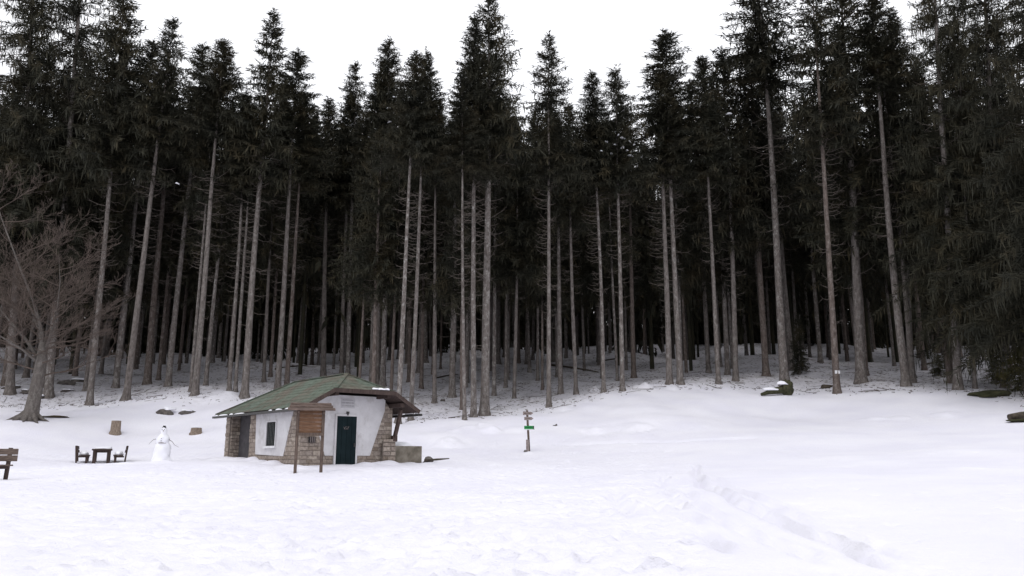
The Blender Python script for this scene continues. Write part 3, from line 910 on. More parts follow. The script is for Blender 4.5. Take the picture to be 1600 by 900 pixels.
# ------------------------------------------------------------------ stumps, rocks, logs
def stump(px, py, wpx, hpx, label, lean=0., low=False):
    p = hit(px, py, 30, 60); k = p[1] / F_PX
    r, h = wpx * k / 2, hpx * k
    o = empty('tree_stump', tuple(p), random.uniform(0, 3))
    tag(o, label, 'stump', 'tree stumps')
    n = 14; m_ = MB(); rings = [(-.3, 1.35), (0, 1.22), (h * .25, 1.05), (h * .7, 1.0), (h, .97)]
    for z, s_ in rings:
        for j in range(n):
            t = 2 * math.pi * j / n
            q = r * s_ * (1 + .06 * math.sin(3 * t + 1) + .04 * math.sin(5 * t) + (.12 * math.sin(4 * t) if z <= 0 else 0))
            m_.v.append((q * math.cos(t) + lean * max(z, 0), q * math.sin(t), z))
    for i in range(len(rings) - 1):
        for j in range(n): m_.f.append((i*n + j, i*n + (j+1) % n, (i+1)*n + (j+1) % n, (i+1)*n + j))
    m_.build('bark', M['stump_wood'], o)
    c = MB(); c.poly([(m_.v[(len(rings)-1)*n + j][0] * .985, m_.v[(len(rings)-1)*n + j][1] * .985, h + .004) for j in range(n)])
    c.build('cut_face', M['wood_grey'], o)
    return o, h, r
stump(180, 678, 14, 20, 'tall grey tree stump standing behind the picnic table', .05)
o, h, r = stump(306, 677, 16, 8, 'low broad cut stump between snowman and hut')
lump('snow_layer', M['snow_cap'], o, (r * .8, r * .8, .07), (0, 0, h + .02), .15, 2)
rocks = [(262, 646, 13, 9, .4, 'snow capped rock on the slope above the snowman, the larger of two'),
         (290, 646, 10, 6, .35, 'flat small rock on the slope left of the hut roof'),
         (100, 600, 13, 8, .6, 'dark boulder at the left forest edge behind the bare tree'),
         (122, 596, 12, 5, .4, 'snow topped flat boulder beside the dark boulder at the forest edge'),
         (868, 665, 4, 3.5, .6, 'lone small dark stone in the snow right of the signpost'),
         (40, 614, 10, 6, .5, 'dark rock poking from the snow behind the bare tree trunk'),
         (104, 611, 9, 3, .4, 'thin dark rock in the snow below the forest edge boulder'),
         (692, 627, 4, 4, .6, 'small dark rock beside the slim trunk right of the hut'),
         (62, 622, 8, 5, .4, 'dark rock beside the root of the second left trunk'),
         (20, 606, 12, 5, .4, 'dark snow-topped rock at the left picture edge under the trees')]
for i, (px, py, wx, hx, fl, lab) in enumerate(rocks):
    p = hit(px, py, 30, 80); k = p[1] / F_PX
    o = lump('rock', M['rock'], None, (wx * k, wx * k * .7, hx * k * .85), (p[0], p[1], p[2] - .12 * hx * k), .34, 100 + i, -.4, random.uniform(-.4, .4))
    tag(o, lab, 'rock', 'rocks in the snow')
    if wx >= 7 and i != 2:
        s_ = lump('snow_layer', M['snow_cap'], o, (wx * k * .85, wx * k * .62, hx * k * .40), (.12 * wx * k, .10 * wx * k, hx * k * .86), .22, 140 + i, -.5)
# bark and needle litter beside the bare tree
p = hit(84, 652, 30, 70)
o = lump('bark_pile', M['needle_litter'], None, (.85, .4, .10), (p[0], p[1], p[2] + .02), .45, 31, -.3)
tag(o, 'dark heap of bark and twigs beside the roots of the bare tree', 'debris')
# fallen log with a mossy snowy stump at right
p = hit(1213, 618, 40, 70)
fl = empty('fallen_log', tuple(p), .0)
tag(fl, 'snow covered mossy fallen log below the thick pale trunk', 'log')
kk = p[1] / F_PX
MB().tube([(-24 * kk, -.1, .06), (-12 * kk, 0, .22), (0, .05, .34), (16 * kk, .1, .42)], [.10, .16, .24, .30], 10).build('trunk', M['mossy_bark'], fl, True)
lump('root_plate', M['mossy_bark'], fl, (.42, .34, .50), (17 * kk, .12, .42), .35, 61, -.8)
MB().tube([(19 * kk, .1, .6), (22 * kk, .1, 1.0), (22.5 * kk, .1, 1.08)], [.16, .10, .05], 8).build('broken_root', M['mossy_bark'], fl, True)
lump('snow_layer', M['snow_cap'], fl, (13 * kk, .2, .14), (-8 * kk, -.02, .40), .22, 62)
lump('snow_layer', M['snow_cap'], fl, (.36, .25, .18), (10 * kk, -.02, .80), .22, 63)
p = hit(1292, 606, 40, 70)
o = lump('brush_pile', M['log'], None, (.42, .3, .22), (p[0], p[1], p[2] + .05), .5, 64, -.4)
tag(o, 'dark clump of broken branches left of the marked reddish trunk', 'branches')
p = hit(1540, 618, 36, 70)
o = lump('needle_mound', M['moss_mound'], None, (1.15, .9, .42), (p[0], p[1], p[2] - .04), .34, 65, -.3)
tag(o, 'dark olive mound of fallen needles free of snow at the right forest edge', 'mound')
p = hit(1600, 655, 30, 60)
lg = MB().tube([(-.75, 0, .10), (0, .1, .2), (1.0, .2, .28)], [.16, .20, .20], 10).build('cut_log', M['log'], None, True, loc=tuple(p))
tag(lg, 'dark log lying in snow at the right picture edge', 'log')
p = hit(1592, 658, 30, 60)
tag(lump('needle_mound', M['moss_mound'], None, (.9, .5, .10), (p[0] + .2, p[1] - .2, p[2] + .01), .2, 66, -.3), 'thin olive patch of needles in front of the log at the right edge', 'mound')

# ------------------------------------------------------------------ spruces
def crown_mesh(seed, Hc, Rc, spacing=.30, nb=6, droop=.50, hang=.62, dens=1.0, full=.55, tw=1.0, mname='needles', gap=.0, rowstep=.092, rods=True):
    g = np.random.default_rng(seed)
    VV, QQ, nv = [], [], 0
    z = 0.0
    while z < Hc - .15:
        t = z / Hc
        prof = 1.1 * (1 - t) ** .84 * (full + (1 - full) * min(1, t / .10)) if t < .10 else 1.1 * (1 - t) ** .84
        if t < .06: n = max(3, int(nb * .6))
        else: n = nb
        lob = 1 + .10 * math.sin(z * .9 + seed)
        for _ in range(n):
            if g.random() < gap: continue
            ph = g.uniform(0, 2 * math.pi)
            Lb = Rc * prof * lob * g.uniform(.62, 1.10) * (1 + .14 * math.sin(2 * ph + seed)) + .10
            a0 = np.interp(t, [0, .35, .7, 1], [-.42, -.15, .30, 1.0]) + g.normal() * .16
            dr = droop * np.interp(t, [0, .5, 1], [1.2, .95, .1]); up = dr * .70
            zz0 = z + g.uniform(-.15, .15)
            dirv = np.array([math.cos(ph), math.sin(ph), 0]); side_ = np.array([-dirv[1], dirv[0], 0])
            def pt(s): return (dirv[None] * (Lb * s)[:, None] + np.array([0, 0, zz0])[None]
                               + np.array([0, 0, 1.0])[None] * (Lb * (math.tan(a0) * s - dr * s ** 2 + up * s ** 3))[:, None])
            ss = np.array([0, .4, .75, 1.0]); P = pt(ss); rr = np.array([.030, .020, .012, .004]) * (.5 + Lb / Rc)
            ring = []
            for q in range(3):
                th = 2 * math.pi * q / 3
                ring.append(P + side_ * (rr * math.cos(th))[:, None] + np.array([0, 0, 1.0]) * (rr * math.sin(th))[:, None])
            V = np.stack(ring, 1).reshape(-1, 3)
            qd = []
            for i in range(3):
                for q in range(3):
                    q2 = (q + 1) % 3
                    qd.append((nv + i*3 + q, nv + i*3 + q2, nv + (i+1)*3 + q2, nv + (i+1)*3 + q))
            if rods:                 # limb: thin three-sided rod
                VV.append(V); QQ.append(np.array(qd)); nv += len(V)
            # needle sprays
            ns = max(3, int(Lb / rowstep * dens))
            s = np.clip((np.arange(ns) + g.random(ns)) / ns, .04, 1) ** .85
            kinds = []
            for kd in range(4):
                B0 = pt(s) + g.normal(size=(ns, 3)) * .03
                if kd < 2:
                    sg_ = 1 if kd == 0 else -1
                    al = g.uniform(.55, 1.15, ns)
                    D = dirv[None] * np.cos(al)[:, None] + side_[None] * (sg_ * np.sin(al))[:, None]
                    D[:, 2] = g.normal(-.25 if t < .6 else .12, .22, ns)
                    ln = (.20 + .42 * Lb * .5 * (1 - s)) * g.uniform(.6, 1.2, ns)
                elif kd == 2:
                    D = g.normal(size=(ns, 3)) * .22; D[:, 2] -= 1
                    ln = hang * g.uniform(.4, 1.35, ns) * np.interp(t, [0, .6, 1], [1.2, 1.0, .35])
                else:
                    D = dirv[None] + g.normal(size=(ns, 3)) * .45; D[:, 2] += .35 if t > .5 else .0
                    ln = g.uniform(.18, .42, ns)
                D /= np.linalg.norm(D, axis=1)[:, None]
                rn = g.normal(size=(ns, 3)); N = np.cross(D, rn); N /= np.linalg.norm(N, axis=1)[:, None]
                w = g.uniform(.018, .038, ns) * tw
                T = B0 + D * ln[:, None]; Mi = B0 + D * (ln * g.uniform(.3, .55, ns))[:, None]
                Mi[:, 2] -= .02
                V = np.stack([B0, Mi + N * w[:, None], T, Mi - N * w[:, None]], 1).reshape(-1, 3)
                VV.append(V); QQ.append(nv + np.arange(ns * 4).reshape(-1, 4)); nv += len(V)
        z += spacing * (1.0 if t < .8 else .72) * g.uniform(.75, 1.25)
    # leader
    n = 26
    B0 = np.zeros((n, 3)); B0[:, 2] = Hc - .9 + 1.3 * np.arange(n) / n
    D = g.normal(size=(n, 3)) * .6; D[:, 2] += .8; D /= np.linalg.norm(D, axis=1)[:, None]
    N = np.cross(D, g.normal(size=(n, 3))); N /= np.linalg.norm(N, axis=1)[:, None]
    ln = g.uniform(.15, .34, n)
    V = np.stack([B0, B0 + D * (ln * .4)[:, None] + N * .035, B0 + D * ln[:, None], B0 + D * (ln * .4)[:, None] - N * .035], 1).reshape(-1, 3)
    VV.append(V); QQ.append(nv + np.arange(n * 4).reshape(-1, 4)); nv += len(V)
    return mesh_np('crown', np.concatenate(VV), np.concatenate(QQ), M[mname])

HC = 15.0
C_NORM = [crown_mesh(1, HC, 2.5), crown_mesh(2, HC, 2.3, droop=.55, hang=.65), crown_mesh(3, HC, 2.6, droop=.35, hang=.45),
          crown_mesh(4, HC, 2.2, spacing=.38, gap=.15), crown_mesh(5, HC, 2.4, droop=.6, hang=.75, spacing=.40, gap=.1), crown_mesh(6, HC, 2.5, droop=.4)]
HB = 24.0
C_BIG = [crown_mesh(11, HB, 4.3, spacing=.42, nb=7, droop=.62, hang=.6, rowstep=.10, tw=.85),
         crown_mesh(12, HB, 4.0, spacing=.44, nb=7, droop=.5, hang=.6, rowstep=.10, tw=.85, gap=.08)]
HY = 9.0
C_YNG = [crown_mesh(21, HY, 2.0, spacing=.30, nb=6, droop=.45, hang=.35, mname='needles_olive'), crown_mesh(22, HY, 1.8, spacing=.30, nb=6, droop=.4, hang=.35)]

def trunk_mesh(seed, mname):
    g = np.random.default_rng(seed); n = 11
    zs = np.array([-.03, 0, .006, .015, .03, .06, .12, .2, .3, .4, .5, .6, .7, .8, .9, 1.0])
    rr = np.interp(zs, [-.03, 0, .006, .015, .03, .06, .2, .5, .8, 1], [2.0, 1.62, 1.42, 1.22, 1.08, 1.0, .90, .66, .34, .05])
    ph = g.uniform(0, 6, 6); bow = g.normal(size=2) * .35
    V = []
    for z, r in zip(zs, rr):
        fl = max(0, 1 - z / .022) if z >= 0 else 1
        cx = bow[0] * math.sin(math.pi * max(z, 0)) + .10 * math.sin(9 * z + ph[4]); cyy = bow[1] * math.sin(math.pi * max(z, 0)) + .10 * math.sin(8 * z + ph[5])
        for j in range(n):
            t = 2 * math.pi * j / n
            q = r * (1 + .035 * math.sin(2 * t + ph[0]) + .03 * math.sin(3 * t + z * 20 + ph[1]) + fl * .22 * max(0, math.sin(4 * t + ph[2])) + .02 * g.normal())
            V.append((q * math.cos(t) + cx, q * math.sin(t) + cyy, z))
    F = [(i*n + j, i*n + (j+1) % n, (i+1)*n + (j+1) % n, (i+1)*n + j) for i in range(len(zs) - 1) for j in range(n)]
    return mesh_np('trunk', V, F, M[mname], True)
TR = [trunk_mesh(k, 'bark') for k in range(5)]
TR_RED = [trunk_mesh(7, 'bark_red'), trunk_mesh(8, 'bark_red')]
def dead_mesh(seed, lo, hi, n, Lm):
    g = np.random.default_rng(seed); m_ = MB()
    for _ in range(n):
        t = lo + (hi - lo) * g.random() ** .6; z = t * 30
        ph = g.uniform(0, 6.283); L_ = Lm * g.uniform(.25, 1.0) * (.45 + .7 * t)
        d = np.array([math.cos(ph), math.sin(ph), 0]); e = g.uniform(-.35, .1)
        sd_ = np.array([-d[1], d[0], 0]) * g.normal() * .15
        P = [np.array([0, 0, z]) + d * (L_ * s) + sd_ * L_ * s * s + np.array([0, 0, L_ * (e * s + (.25 - e * .4) * s ** 3)]) for s in (0, .4, .75, 1)]
        m_.tube(P, [.022, .017, .012, .005], 3, False)
        if L_ > .9:
            for s in (1, 2):
                q = P[s]; b_ = q + d * .35 * L_ * .6 + np.array([-d[1], d[0], 0]) * g.normal() * .35 + np.array([0, 0, g.uniform(-.3, .1)])
                m_.tube([q, b_], [.014, .006], 3, False)
    return m_.mesh('dead_twigs', M['twig'])
DT_ = [dead_mesh(1, .20, .62, 75, 2.6), dead_mesh(2, .28, .60, 50, 2.1), dead_mesh(3, .14, .62, 95, 2.8)]
DT_FAR = dead_mesh(4, .3, .6, 30, 1.5)

def spruce(base, top, zc, r0, Rcrown, label, group, crowns=None, hc=HC, rc=2.4, trunks=None, dead=None, seed=0, cat='spruce'):
    """base, top: world points; zc: height above the base where the crown begins"""
    g = random.Random(seed)
    base, top = Vector(base), Vector(top)
    ax = top - base; H = ax.length
    o = empty('spruce_tree', base)
    q = Vector((0, 0, 1)).rotation_difference(ax.normalized())
    o.rotation_euler = (q @ Matrix.Rotation(0, 3, 'Z').to_quaternion()).to_euler()
    tag(o, label, cat, group)
    tr_ = bpy.data.objects.new('trunk', g.choice(trunks or TR)); tr_.scale = (r0, r0, H); tr_.rotation_euler = (0, 0, g.uniform(0, 6.28)); link(tr_, o)
    cr = bpy.data.objects.new('crown', g.choice(crowns or C_NORM))
    cr.location = (0, 0, zc); cr.scale = (Rcrown / rc, Rcrown / rc, (H - zc + .3) / hc); cr.rotation_euler = (0, 0, g.uniform(0, 6.28)); link(cr, o)
    if dead is not None:
        dd = bpy.data.objects.new('dead_twigs', dead); dd.scale = (max(.6, r0 / .28), max(.6, r0 / .28), H / 30); dd.rotation_euler = (0, 0, g.uniform(0, 6.28))
        tag(dd, kind='stuff'); link(dd, o)
    return o
# base px, base py, top px, top py, crown start py, trunk width px, crown half width px, crown kind, label
N_, B_, Y_ = 'n', 'b', 'y'
FRONT = [
 (15,616,60,-190,400,14,125,B_,'big dense spruce at the left picture edge behind the bare tree'),
 (76,621,140,-200,420,14,125,B_,'big drooping spruce whose trunk stands just right of the bare tree'),
 (140,633,196,-30,290,11,60,N_,'spruce with a pale clean trunk above the lone tall stump'),
 (181,606,238,70,235,10,45,N_,'slim spruce just left of the twin of trunks leaning right above the stump'),
 (197,625,271,38,240,12,52,N_,'pointed spruce with a curved pale trunk up the slope from the tall stump'),
 (229,601,268,110,300,13,40,N_,'spruce with a stout brown shaded trunk behind the curved pale trunk'),
 (262,604,318,75,270,11,45,N_,'spruce with a brown trunk set back above the snow capped rocks'),
 (298,612,338,110,330,6,30,N_,'very thin spruce trunk hugging the pale trunk above the snowman'),
 (305,617,350,70,225,12,50,N_,'spruce with a bright pale trunk above and right of the snowman'),
 (358,612,385,150,320,8,36,N_,'slim spruce above the far end of the hut, first of three close trunks'),
 (368,612,398,170,330,7,30,N_,'thin dark spruce, middle of three close trunks above the hut end'),
 (382,620,428,25,285,13,55,N_,'tall spruce with stout grey trunk rising at the far end of the hut roof'),
 (434,610,465,84,262,11,46,N_,'spruce with pale trunk rising behind the left part of the hut roof'),
 (448,606,478,150,300,9,36,N_,'browner spruce trunk close beside the pale one behind the hut roof'),
 (505,590,514,160,335,10,40,N_,'lower spruce with dark trunk behind the middle of the hut roof'),
 (533,588,548,150,330,8,36,N_,'dark spruce trunk rising behind the hut just left of the roof peak'),
 (543,590,556,105,290,8,42,N_,'spruce with narrow top rising behind the roof peak of the hut'),
 (580,600,590,130,310,8,38,N_,'dark spruce, leftmost of three trunks behind the right roof slope'),
 (589,602,600,105,290,9,40,N_,'dark spruce, middle of three trunks behind the right roof slope'),
 (598,604,608,68,290,10,46,N_,'spruce with snow patches in its pointed top, behind the right roof slope'),
 (622,662,650,90,262,10,44,N_,'pale spruce trunk rising right beside the hut eave'),
 (642,656,666,88,272,9,44,N_,'second pale spruce trunk right of the hut eave'),
 (679,630,682,165,300,8,38,N_,'slim mottled spruce with a dark scar at its foot right of the hut'),
 (707,621,712,175,325,12,40,N_,'stout dark spruce set back between hut and the dense trunk group'),
 (726,656,722,120,278,7,34,N_,'thinnest pale trunk at the left of the central trunk group'),
 (740,652,741,32,285,11,44,N_,'brown spruce in the central group, left of the thickest trunk'),
 (757,649,764,-4,268,16,62,N_,'tallest central spruce with thick pale trunk and tiered drooping top'),
 (772,618,775,90,300,8,40,N_,'dark spruce directly right of the thickest central trunk'),
 (790,606,792,190,340,6,34,N_,'thin dark spruce in the gap right of the central group'),
 (858,636,858,62,300,9,50,N_,'slim pinkish spruce with a pointed top right of the signpost'),
 (876,615,870,190,330,9,36,N_,'brown spruce set back right of the slim pinkish trunk'),
 (900,616,888,170,360,8,40,N_,'pale thin spruce with crooked trunk, third to the right of the signpost'),
 (944,613,924,120,292,8,40,N_,'clean slender spruce leaning slightly left in the right centre gap'),
 (973,611,962,112,310,9,44,N_,'light mottled spruce with snow patches in its crown'),
 (990,590,978,180,330,9,36,N_,'dark brown spruce just behind the light mottled trunk'),
 (1046,600,1030,120,300,11,44,N_,'brown left trunk of the closely paired spruces right of centre'),
 (1063,600,1038,55,252,11,58,N_,'pale right trunk of the closely paired spruces, with broad pointed top'),
 (1123,600,1098,95,292,9,46,N_,'slender light spruce on the snow rim right of the pair'),
 (1150,595,1128,85,390,10,46,N_,'shaded brown spruce behind the slender light one'),
 (1197,588,1172,60,360,12,52,N_,'dark spruce close left of the thick trunk at the fallen log'),
 (1226,602,1182,-60,150,16,66,N_,'thick pale spruce with dead side branches above the fallen log'),
 (1308,614,1268,-45,235,12,62,N_,'reddish spruce carrying a white trail mark near its foot'),
 (1346,598,1312,-40,390,18,64,N_,'stout spruce with flared foot right of the trail marked trunk'),
 (1415,603,1362,-8,150,15,52,N_,'tall slim-topped spruce with straight trunk near the right side'),
 (1424,590,1392,25,300,12,50,N_,'dark spruce half hidden behind the straight trunk near the right side'),
 (1497,609,1448,-190,420,14,115,B_,'spruce with broad dark crown standing left of the needle mound'),
 (1523,607,1490,-120,470,7,85,B_,'thin spruce beside the needle mound, branches reaching low'),
 (1572,606,1530,-200,480,13,130,B_,'dense dark spruce behind the needle mound'),
 (1640,628,1590,-240,500,16,140,B_,'huge dark spruce cut by the right picture edge'),
]
occupied = []
TREES = {}
for i, (bx, by, tx_, ty_, cy_, wp, hwp, kind, lab) in enumerate(FRONT):
    p = hit(bx, by, 34, 110, 64)
    Y = p[1]; k = Y / F_PX
    top = at(tx_, ty_, Y)
    zc = at(bx, cy_, Y)[2] - p[2]
    base = (p[0], p[1], p[2] - .12)
    r0 = max(.08, wp * k / 2 * .84)
    red = i in (41, 39, 34, 5, 13)
    if kind == N_:
        Rr = hwp * k * 1.5
        cs_ = [C_NORM[(i * 5 + 2) % 6]]
        if 'tiered' in lab: cs_ = [C_NORM[4]]
        o = spruce(base, top, zc + .6, r0, Rr, lab, 'spruces along the forest edge', cs_, HC, 2.4, TR_RED if red else TR, DT_[i % 3], i)
    else:
        o = spruce(base, top, zc - 1.5, r0, hwp * k, lab, 'spruces along the forest edge', [C_BIG[i % 2]], HB, 4.2, TR, DT_[i % 3], i)
    occupied.append((p[0], p[1]))
    TREES[i] = (o, p, k)
# white trail mark on the reddish trunk
o, p, k = TREES[41]
q = at(1307, 579, p[1])
zz = q[2] - p[2]
MB().box(-.17, .17, -.262, -.245, zz - .12, zz + .10).build('trail_mark', M['white_paint'], o)
# settled snow caught in two crowns
def crown_snow(i, pts, depth):
    o, p, k = TREES[i]
    inv = o.matrix_basis.inverted()
    for j, (px, py, w) in enumerate(pts):
        c = at(px, py, p[1] - depth)
        lump('snow_patch', M['snow_cap'], o, (w * k * random.uniform(.6, .95), .14, .055), tuple(inv @ Vector(c)), .55, 200 + 10 * i + j, -.6, random.uniform(-.5, .5), 2).rotation_euler.y = random.uniform(-.35, .35)
crown_snow(19, [(617,152,6),(607,169,6),(609,191,4),(582,221,4),(588,238,3),(578,215,3)], 1.1)
crown_snow(33, [(959,206,3),(972,216,5),(961,226,4),(985,243,5),(940,236,3),(955,240,3),(1002,245,3),(973,231,3),(966,211,2),(990,226,2),(948,222,2),(980,236,3)], 1.0)
crown_snow(4, [(236,127,3),(245,114,2),(278,287,3)], 1.4)
crown_snow(40, [(1138,178,6),(1252,137,3),(1271,139,3)], 1.8)

# young spruces with branches to the ground at the right edge
for (px, py, tpy, hw, cr_, lab) in ((1600,612,430,42,0,'young olive green spruce at the right picture edge, branches down to snow'),
                                   (1556,600,545,22,0,'small bushy olive spruce behind the needle mound'),
                                   (1250,585,500,22,1,'young dark spruce behind the thick pale trunk'),
                                   (1470,588,560,20,0,'tiny olive spruce left of the broad dark spruce')):
    p = hit(px, py, 36, 90, 60); k = p[1] / F_PX
    top = at(px - 4, tpy, p[1])
    o = spruce((p[0], p[1], p[2] - .1), top, .25, .07, hw * k, lab, 'young spruces at the forest edge', [C_YNG[cr_]], HY, 1.9, TR, None, px, 'young spruce')
    occupied.append((p[0], p[1]))

# spruces inside the forest
import bisect
ZONE = [(-999, 'slender shaded spruce inside the forest, between the left edge and the snowman', 'left of the snowman'),
        (330, 'slender shaded spruce inside the forest, behind the roof of the hut', 'behind the hut'),
        (655, 'slender shaded spruce inside the forest, behind the central trunk group', 'behind the central group'),
        (815, 'slender shaded spruce inside the forest, between the signpost and the close pair', 'right of the signpost'),
        (1030, 'slender shaded spruce inside the forest, between the close pair and fallen log', 'behind the close pair'),
        (1230, 'slender shaded spruce inside the forest, between fallen log and right edge', 'right of the fallen log')]
SKY = [(-100,60),(0,20),(200,90),(230,110),(300,140),(380,150),(440,110),(500,170),(560,150),(640,120),(700,170),(780,130),(815,190),(860,140),(910,165),(960,160),(1010,170),(1080,140),(1120,110),(1200,60),(1330,60),(1400,50),(1700,10)]
g = np.random.default_rng(77)
cnt, tries = 0, 0
while cnt < 246 and tries < 60000:
    tries += 1
    px = g.uniform(-70, 1670); ey_ = float(forest_y(px))
    Y = ey_ + 3 + (122 - ey_) * g.random() ** .85
    x = at(px, 590, Y)[0]
    dmin = 2.5 if Y < 85 else 3.0
    if any((x - a) ** 2 + (Y - b) ** 2 < dmin ** 2 for a, b in occupied): continue
    if px > 640 and px < 720 and Y < 58: continue
    z = gz(x, Y)
    Hmax = at(px, float(np.interp(px, [s[0] for s in SKY], [s[1] for s in SKY])) + g.uniform(0, 70), Y)[2] - z
    H = min(g.uniform(27, 34), Hmax)
    if H < 15: continue
    occupied.append((x, Y))
    lean = g.normal(size=2) * .35
    r0 = g.uniform(.13, .26) * (H / 30)
    spruce((x, Y, z - .15), (x + lean[0], Y + lean[1], z + H), H * (g.uniform(.36, .50) if Y < ey_ + 9 else g.uniform(.27, .46)), r0, g.uniform(2.5, 3.5),
           ZONE[bisect.bisect([z_[0] for z_ in ZONE], px) - 1][1], 'spruces inside the forest, ' + ZONE[bisect.bisect([z_[0] for z_ in ZONE], px) - 1][2],
           None, HC, 2.4, TR if g.random() < .7 else TR_RED, DT_FAR if Y > 80 else DT_[cnt % 3], 1000 + cnt)
    cnt += 1
# the far wood behind them that reads as one dark mass
g = np.random.default_rng(99)
VV, QQ, nv = [], [], 0
lowc = crown_mesh(31, 20, 3.0, spacing=1.0, nb=6, droop=.5, hang=1.5, rowstep=.75, tw=7.0, rods=False)
lv = np.empty(len(lowc.vertices) * 3, np.float32); lowc.vertices.foreach_get("co", lv); lv = lv.reshape(-1, 3)
lq = np.array([p_.vertices[:] for p_ in lowc.polygons], dtype=np.int32)
far_pts = []
def far_spot(n, px_lo, px_hi, y_lo, y_hi, dmin, ok=None):
    out = []
    for _ in range(20000):
        if len(out) >= n: break
        Y = g.uniform(y_lo, y_hi); px = g.uniform(px_lo, px_hi); x = at(px, 560, Y)[0]
        if Y < float(forest_y(px)) + 3: continue
        if any((x - a) ** 2 + (Y - b) ** 2 < dmin ** 2 for a, b in far_pts + occupied): continue
        far_pts.append((x, Y)); out.append((px, x, Y))
    return out
spots = [(q, 'side') for q in far_spot(40, -400, -75, 44, 125, 3.5) + far_spot(40, 1675, 2080, 38, 130, 3.5)]
spots += [(q, 'mid') for q in far_spot(95, -75, 1675, 78, 128, 2.3)] + [(q, 'back') for q in far_spot(360, -140, 1740, 122, 182, 2.6)]
for (px, x, Y), zone in spots:
    z = gz(x, Y)
    Hm = at(px, float(np.interp(px, [q[0] for q in SKY], [q[1] for q in SKY])) + 40, Y)[2] - z
    if zone == 'side': H = g.uniform(28, 34); zc = H * g.uniform(.10, .35)
    elif zone == 'mid': H = min(Hm, g.uniform(24, 30)); zc = H * g.uniform(.2, .38)
    else: H = min(Hm, g.uniform(22, 28)); zc = -.8 if Y > 134 else H * g.uniform(.0, .12)
    a = g.uniform(0, 6.28); ca, sa = math.cos(a), math.sin(a)
    s_ = g.uniform(1.2, 1.75) if zone == 'back' else g.uniform(.9, 1.3)
    P = np.stack([(lv[:, 0] * ca - lv[:, 1] * sa) * s_ + x, (lv[:, 0] * sa + lv[:, 1] * ca) * s_ + Y, lv[:, 2] * (H - zc) / 20 + z + zc], 1)
    VV.append(P); QQ.append(lq + nv); nv += len(P)
    n = 6; th = np.arange(n) * 2 * math.pi / n
    r = g.uniform(.14, .24)
    T = np.concatenate([np.stack([x + r * np.cos(th), Y + r * np.sin(th), np.full(n, z - .3)], 1), np.stack([x + r * .5 * np.cos(th), Y + r * .5 * np.sin(th), np.full(n, z + H * .8)], 1)])
    VV.append(T); QQ.append(np.array([(nv + j, nv + (j+1) % n, nv + n + (j+1) % n, nv + n + j) for j in range(n)])); nv += len(T)
me = mesh_np('far_forest', np.concatenate(VV), np.concatenate(QQ), M['needles'])
tag(link(bpy.data.objects.new('far_forest', me)), 'dark mass of distant spruces deep in the wood', 'forest', kind='stuff')
bpy.data.meshes.remove(lowc)

# ------------------------------------------------------------------ bare tree at the left
p = hit(46, 656, 34, 70)
k = p[1] / F_PX
bt = empty('bare_tree', tuple(p), 0)
tag(bt, 'leafless broad tree with spreading reddish twigs and flared roots at left', 'tree')
gb = np.random.default_rng(41)
def loc2(px, py, dy=0.):
    q = at(px, py, p[1] + dy) - p
    return Vector(q)
tp_ = [loc2(45, 662), loc2(47, 652), loc2(49, 645), loc2(54, 620), loc2(60, 590), loc2(65, 560), loc2(68, 535)]
r_ = [17, 13.5, 11, 9.5, 8.6, 7.6, 6.2]
tm = MB().tube(tp_, [v * k for v in r_], 14)
tm.build('trunk', M['bark_grey'], bt, True)
for (a, l) in ((-2.9, 1.25), (-2.2, .7), (-1.4, .6), (-.6, .9), (.1, 1.0), (2.6, .8), (1.6, .6)):
    d = Vector((math.cos(a), math.sin(a), 0))
    zq = lambda s: gz(p[0] + d.x * l * s, p[1] + d.y * l * s) - p[2]
    MB().tube([Vector((0, 0, .55)) + d * .15, Vector((0, 0, .24)) + d * (.28 + .2 * l), d * (.45 + .4 * l) + Vector((0, 0, zq(.8) + .06)), d * (.5 + .75 * l) + Vector((0, 0, zq(1.2) - .08))],
              [.20, .16, .10, .04], 8).build('root', M['bark_grey'], bt, True)
def grow_branch(mb, start, d, length, rad, level):
    n = 6 if level < 2 else 4
    P = [Vector(start)]; d = Vector(d).normalized()
    pts = [P[0]]
    for i in range(n):
        d = (d + Vector(gb.normal(size=3)) * (.10 if level == 0 else .13) + Vector((0, 0, .06 if level == 0 else .05))).normalized()
        pts.append(pts[-1] + d * (length / n))
    mb.tube(pts, [max(.0065, rad * (1 - .85 * i / n)) for i in range(n + 1)], 5 if level == 0 else 3, False)
    if level >= 3: return
    kids = {0: 11, 1: 5, 2: 2}[level]
    for j in range(kids):
        s = gb.uniform(.18, 1.0) if level else .15 + .85 * (j + gb.random()) / kids
        i = min(n - 1, int(s * n)); q = pts[i].lerp(pts[i + 1], s * n - i)
        dd = (pts[i + 1] - pts[i]).normalized()
        perp = dd.cross(Vector(gb.normal(size=3))).normalized()
        perp.z = perp.z * .55 + .12
        nd_ = (dd * gb.uniform(.7, 1.1) + perp * gb.uniform(.5, .85)).normalized()
        grow_branch(mb, q, nd_, length * gb.uniform(.34, .58) * (1.15 - .45 * s), rad * .42 * (1.1 - .5 * s), level + 1)
LEAD = [([(66,560,0),(66,520,-.2),(52,470,-.5),(28,410,-.9),(2,340,-1.2),(-12,290,-1.5)], 3.4),
        ([(64,566,0),(40,530,.3),(6,490,.5),(-30,440,.4),(-60,380,.2)], 3.0),
        ([(66,556,0),(80,522,-.4),(90,480,-.9),(94,440,-1.2),(92,400,-1.4)], 2.6),
        ([(64,570,0),(34,545,-.6),(-8,520,-1.2),(-50,490,-1.6)], 2.8),
        ([(66,562,0),(62,520,1.0),(44,470,1.8),(18,420,2.4)], 2.8)]
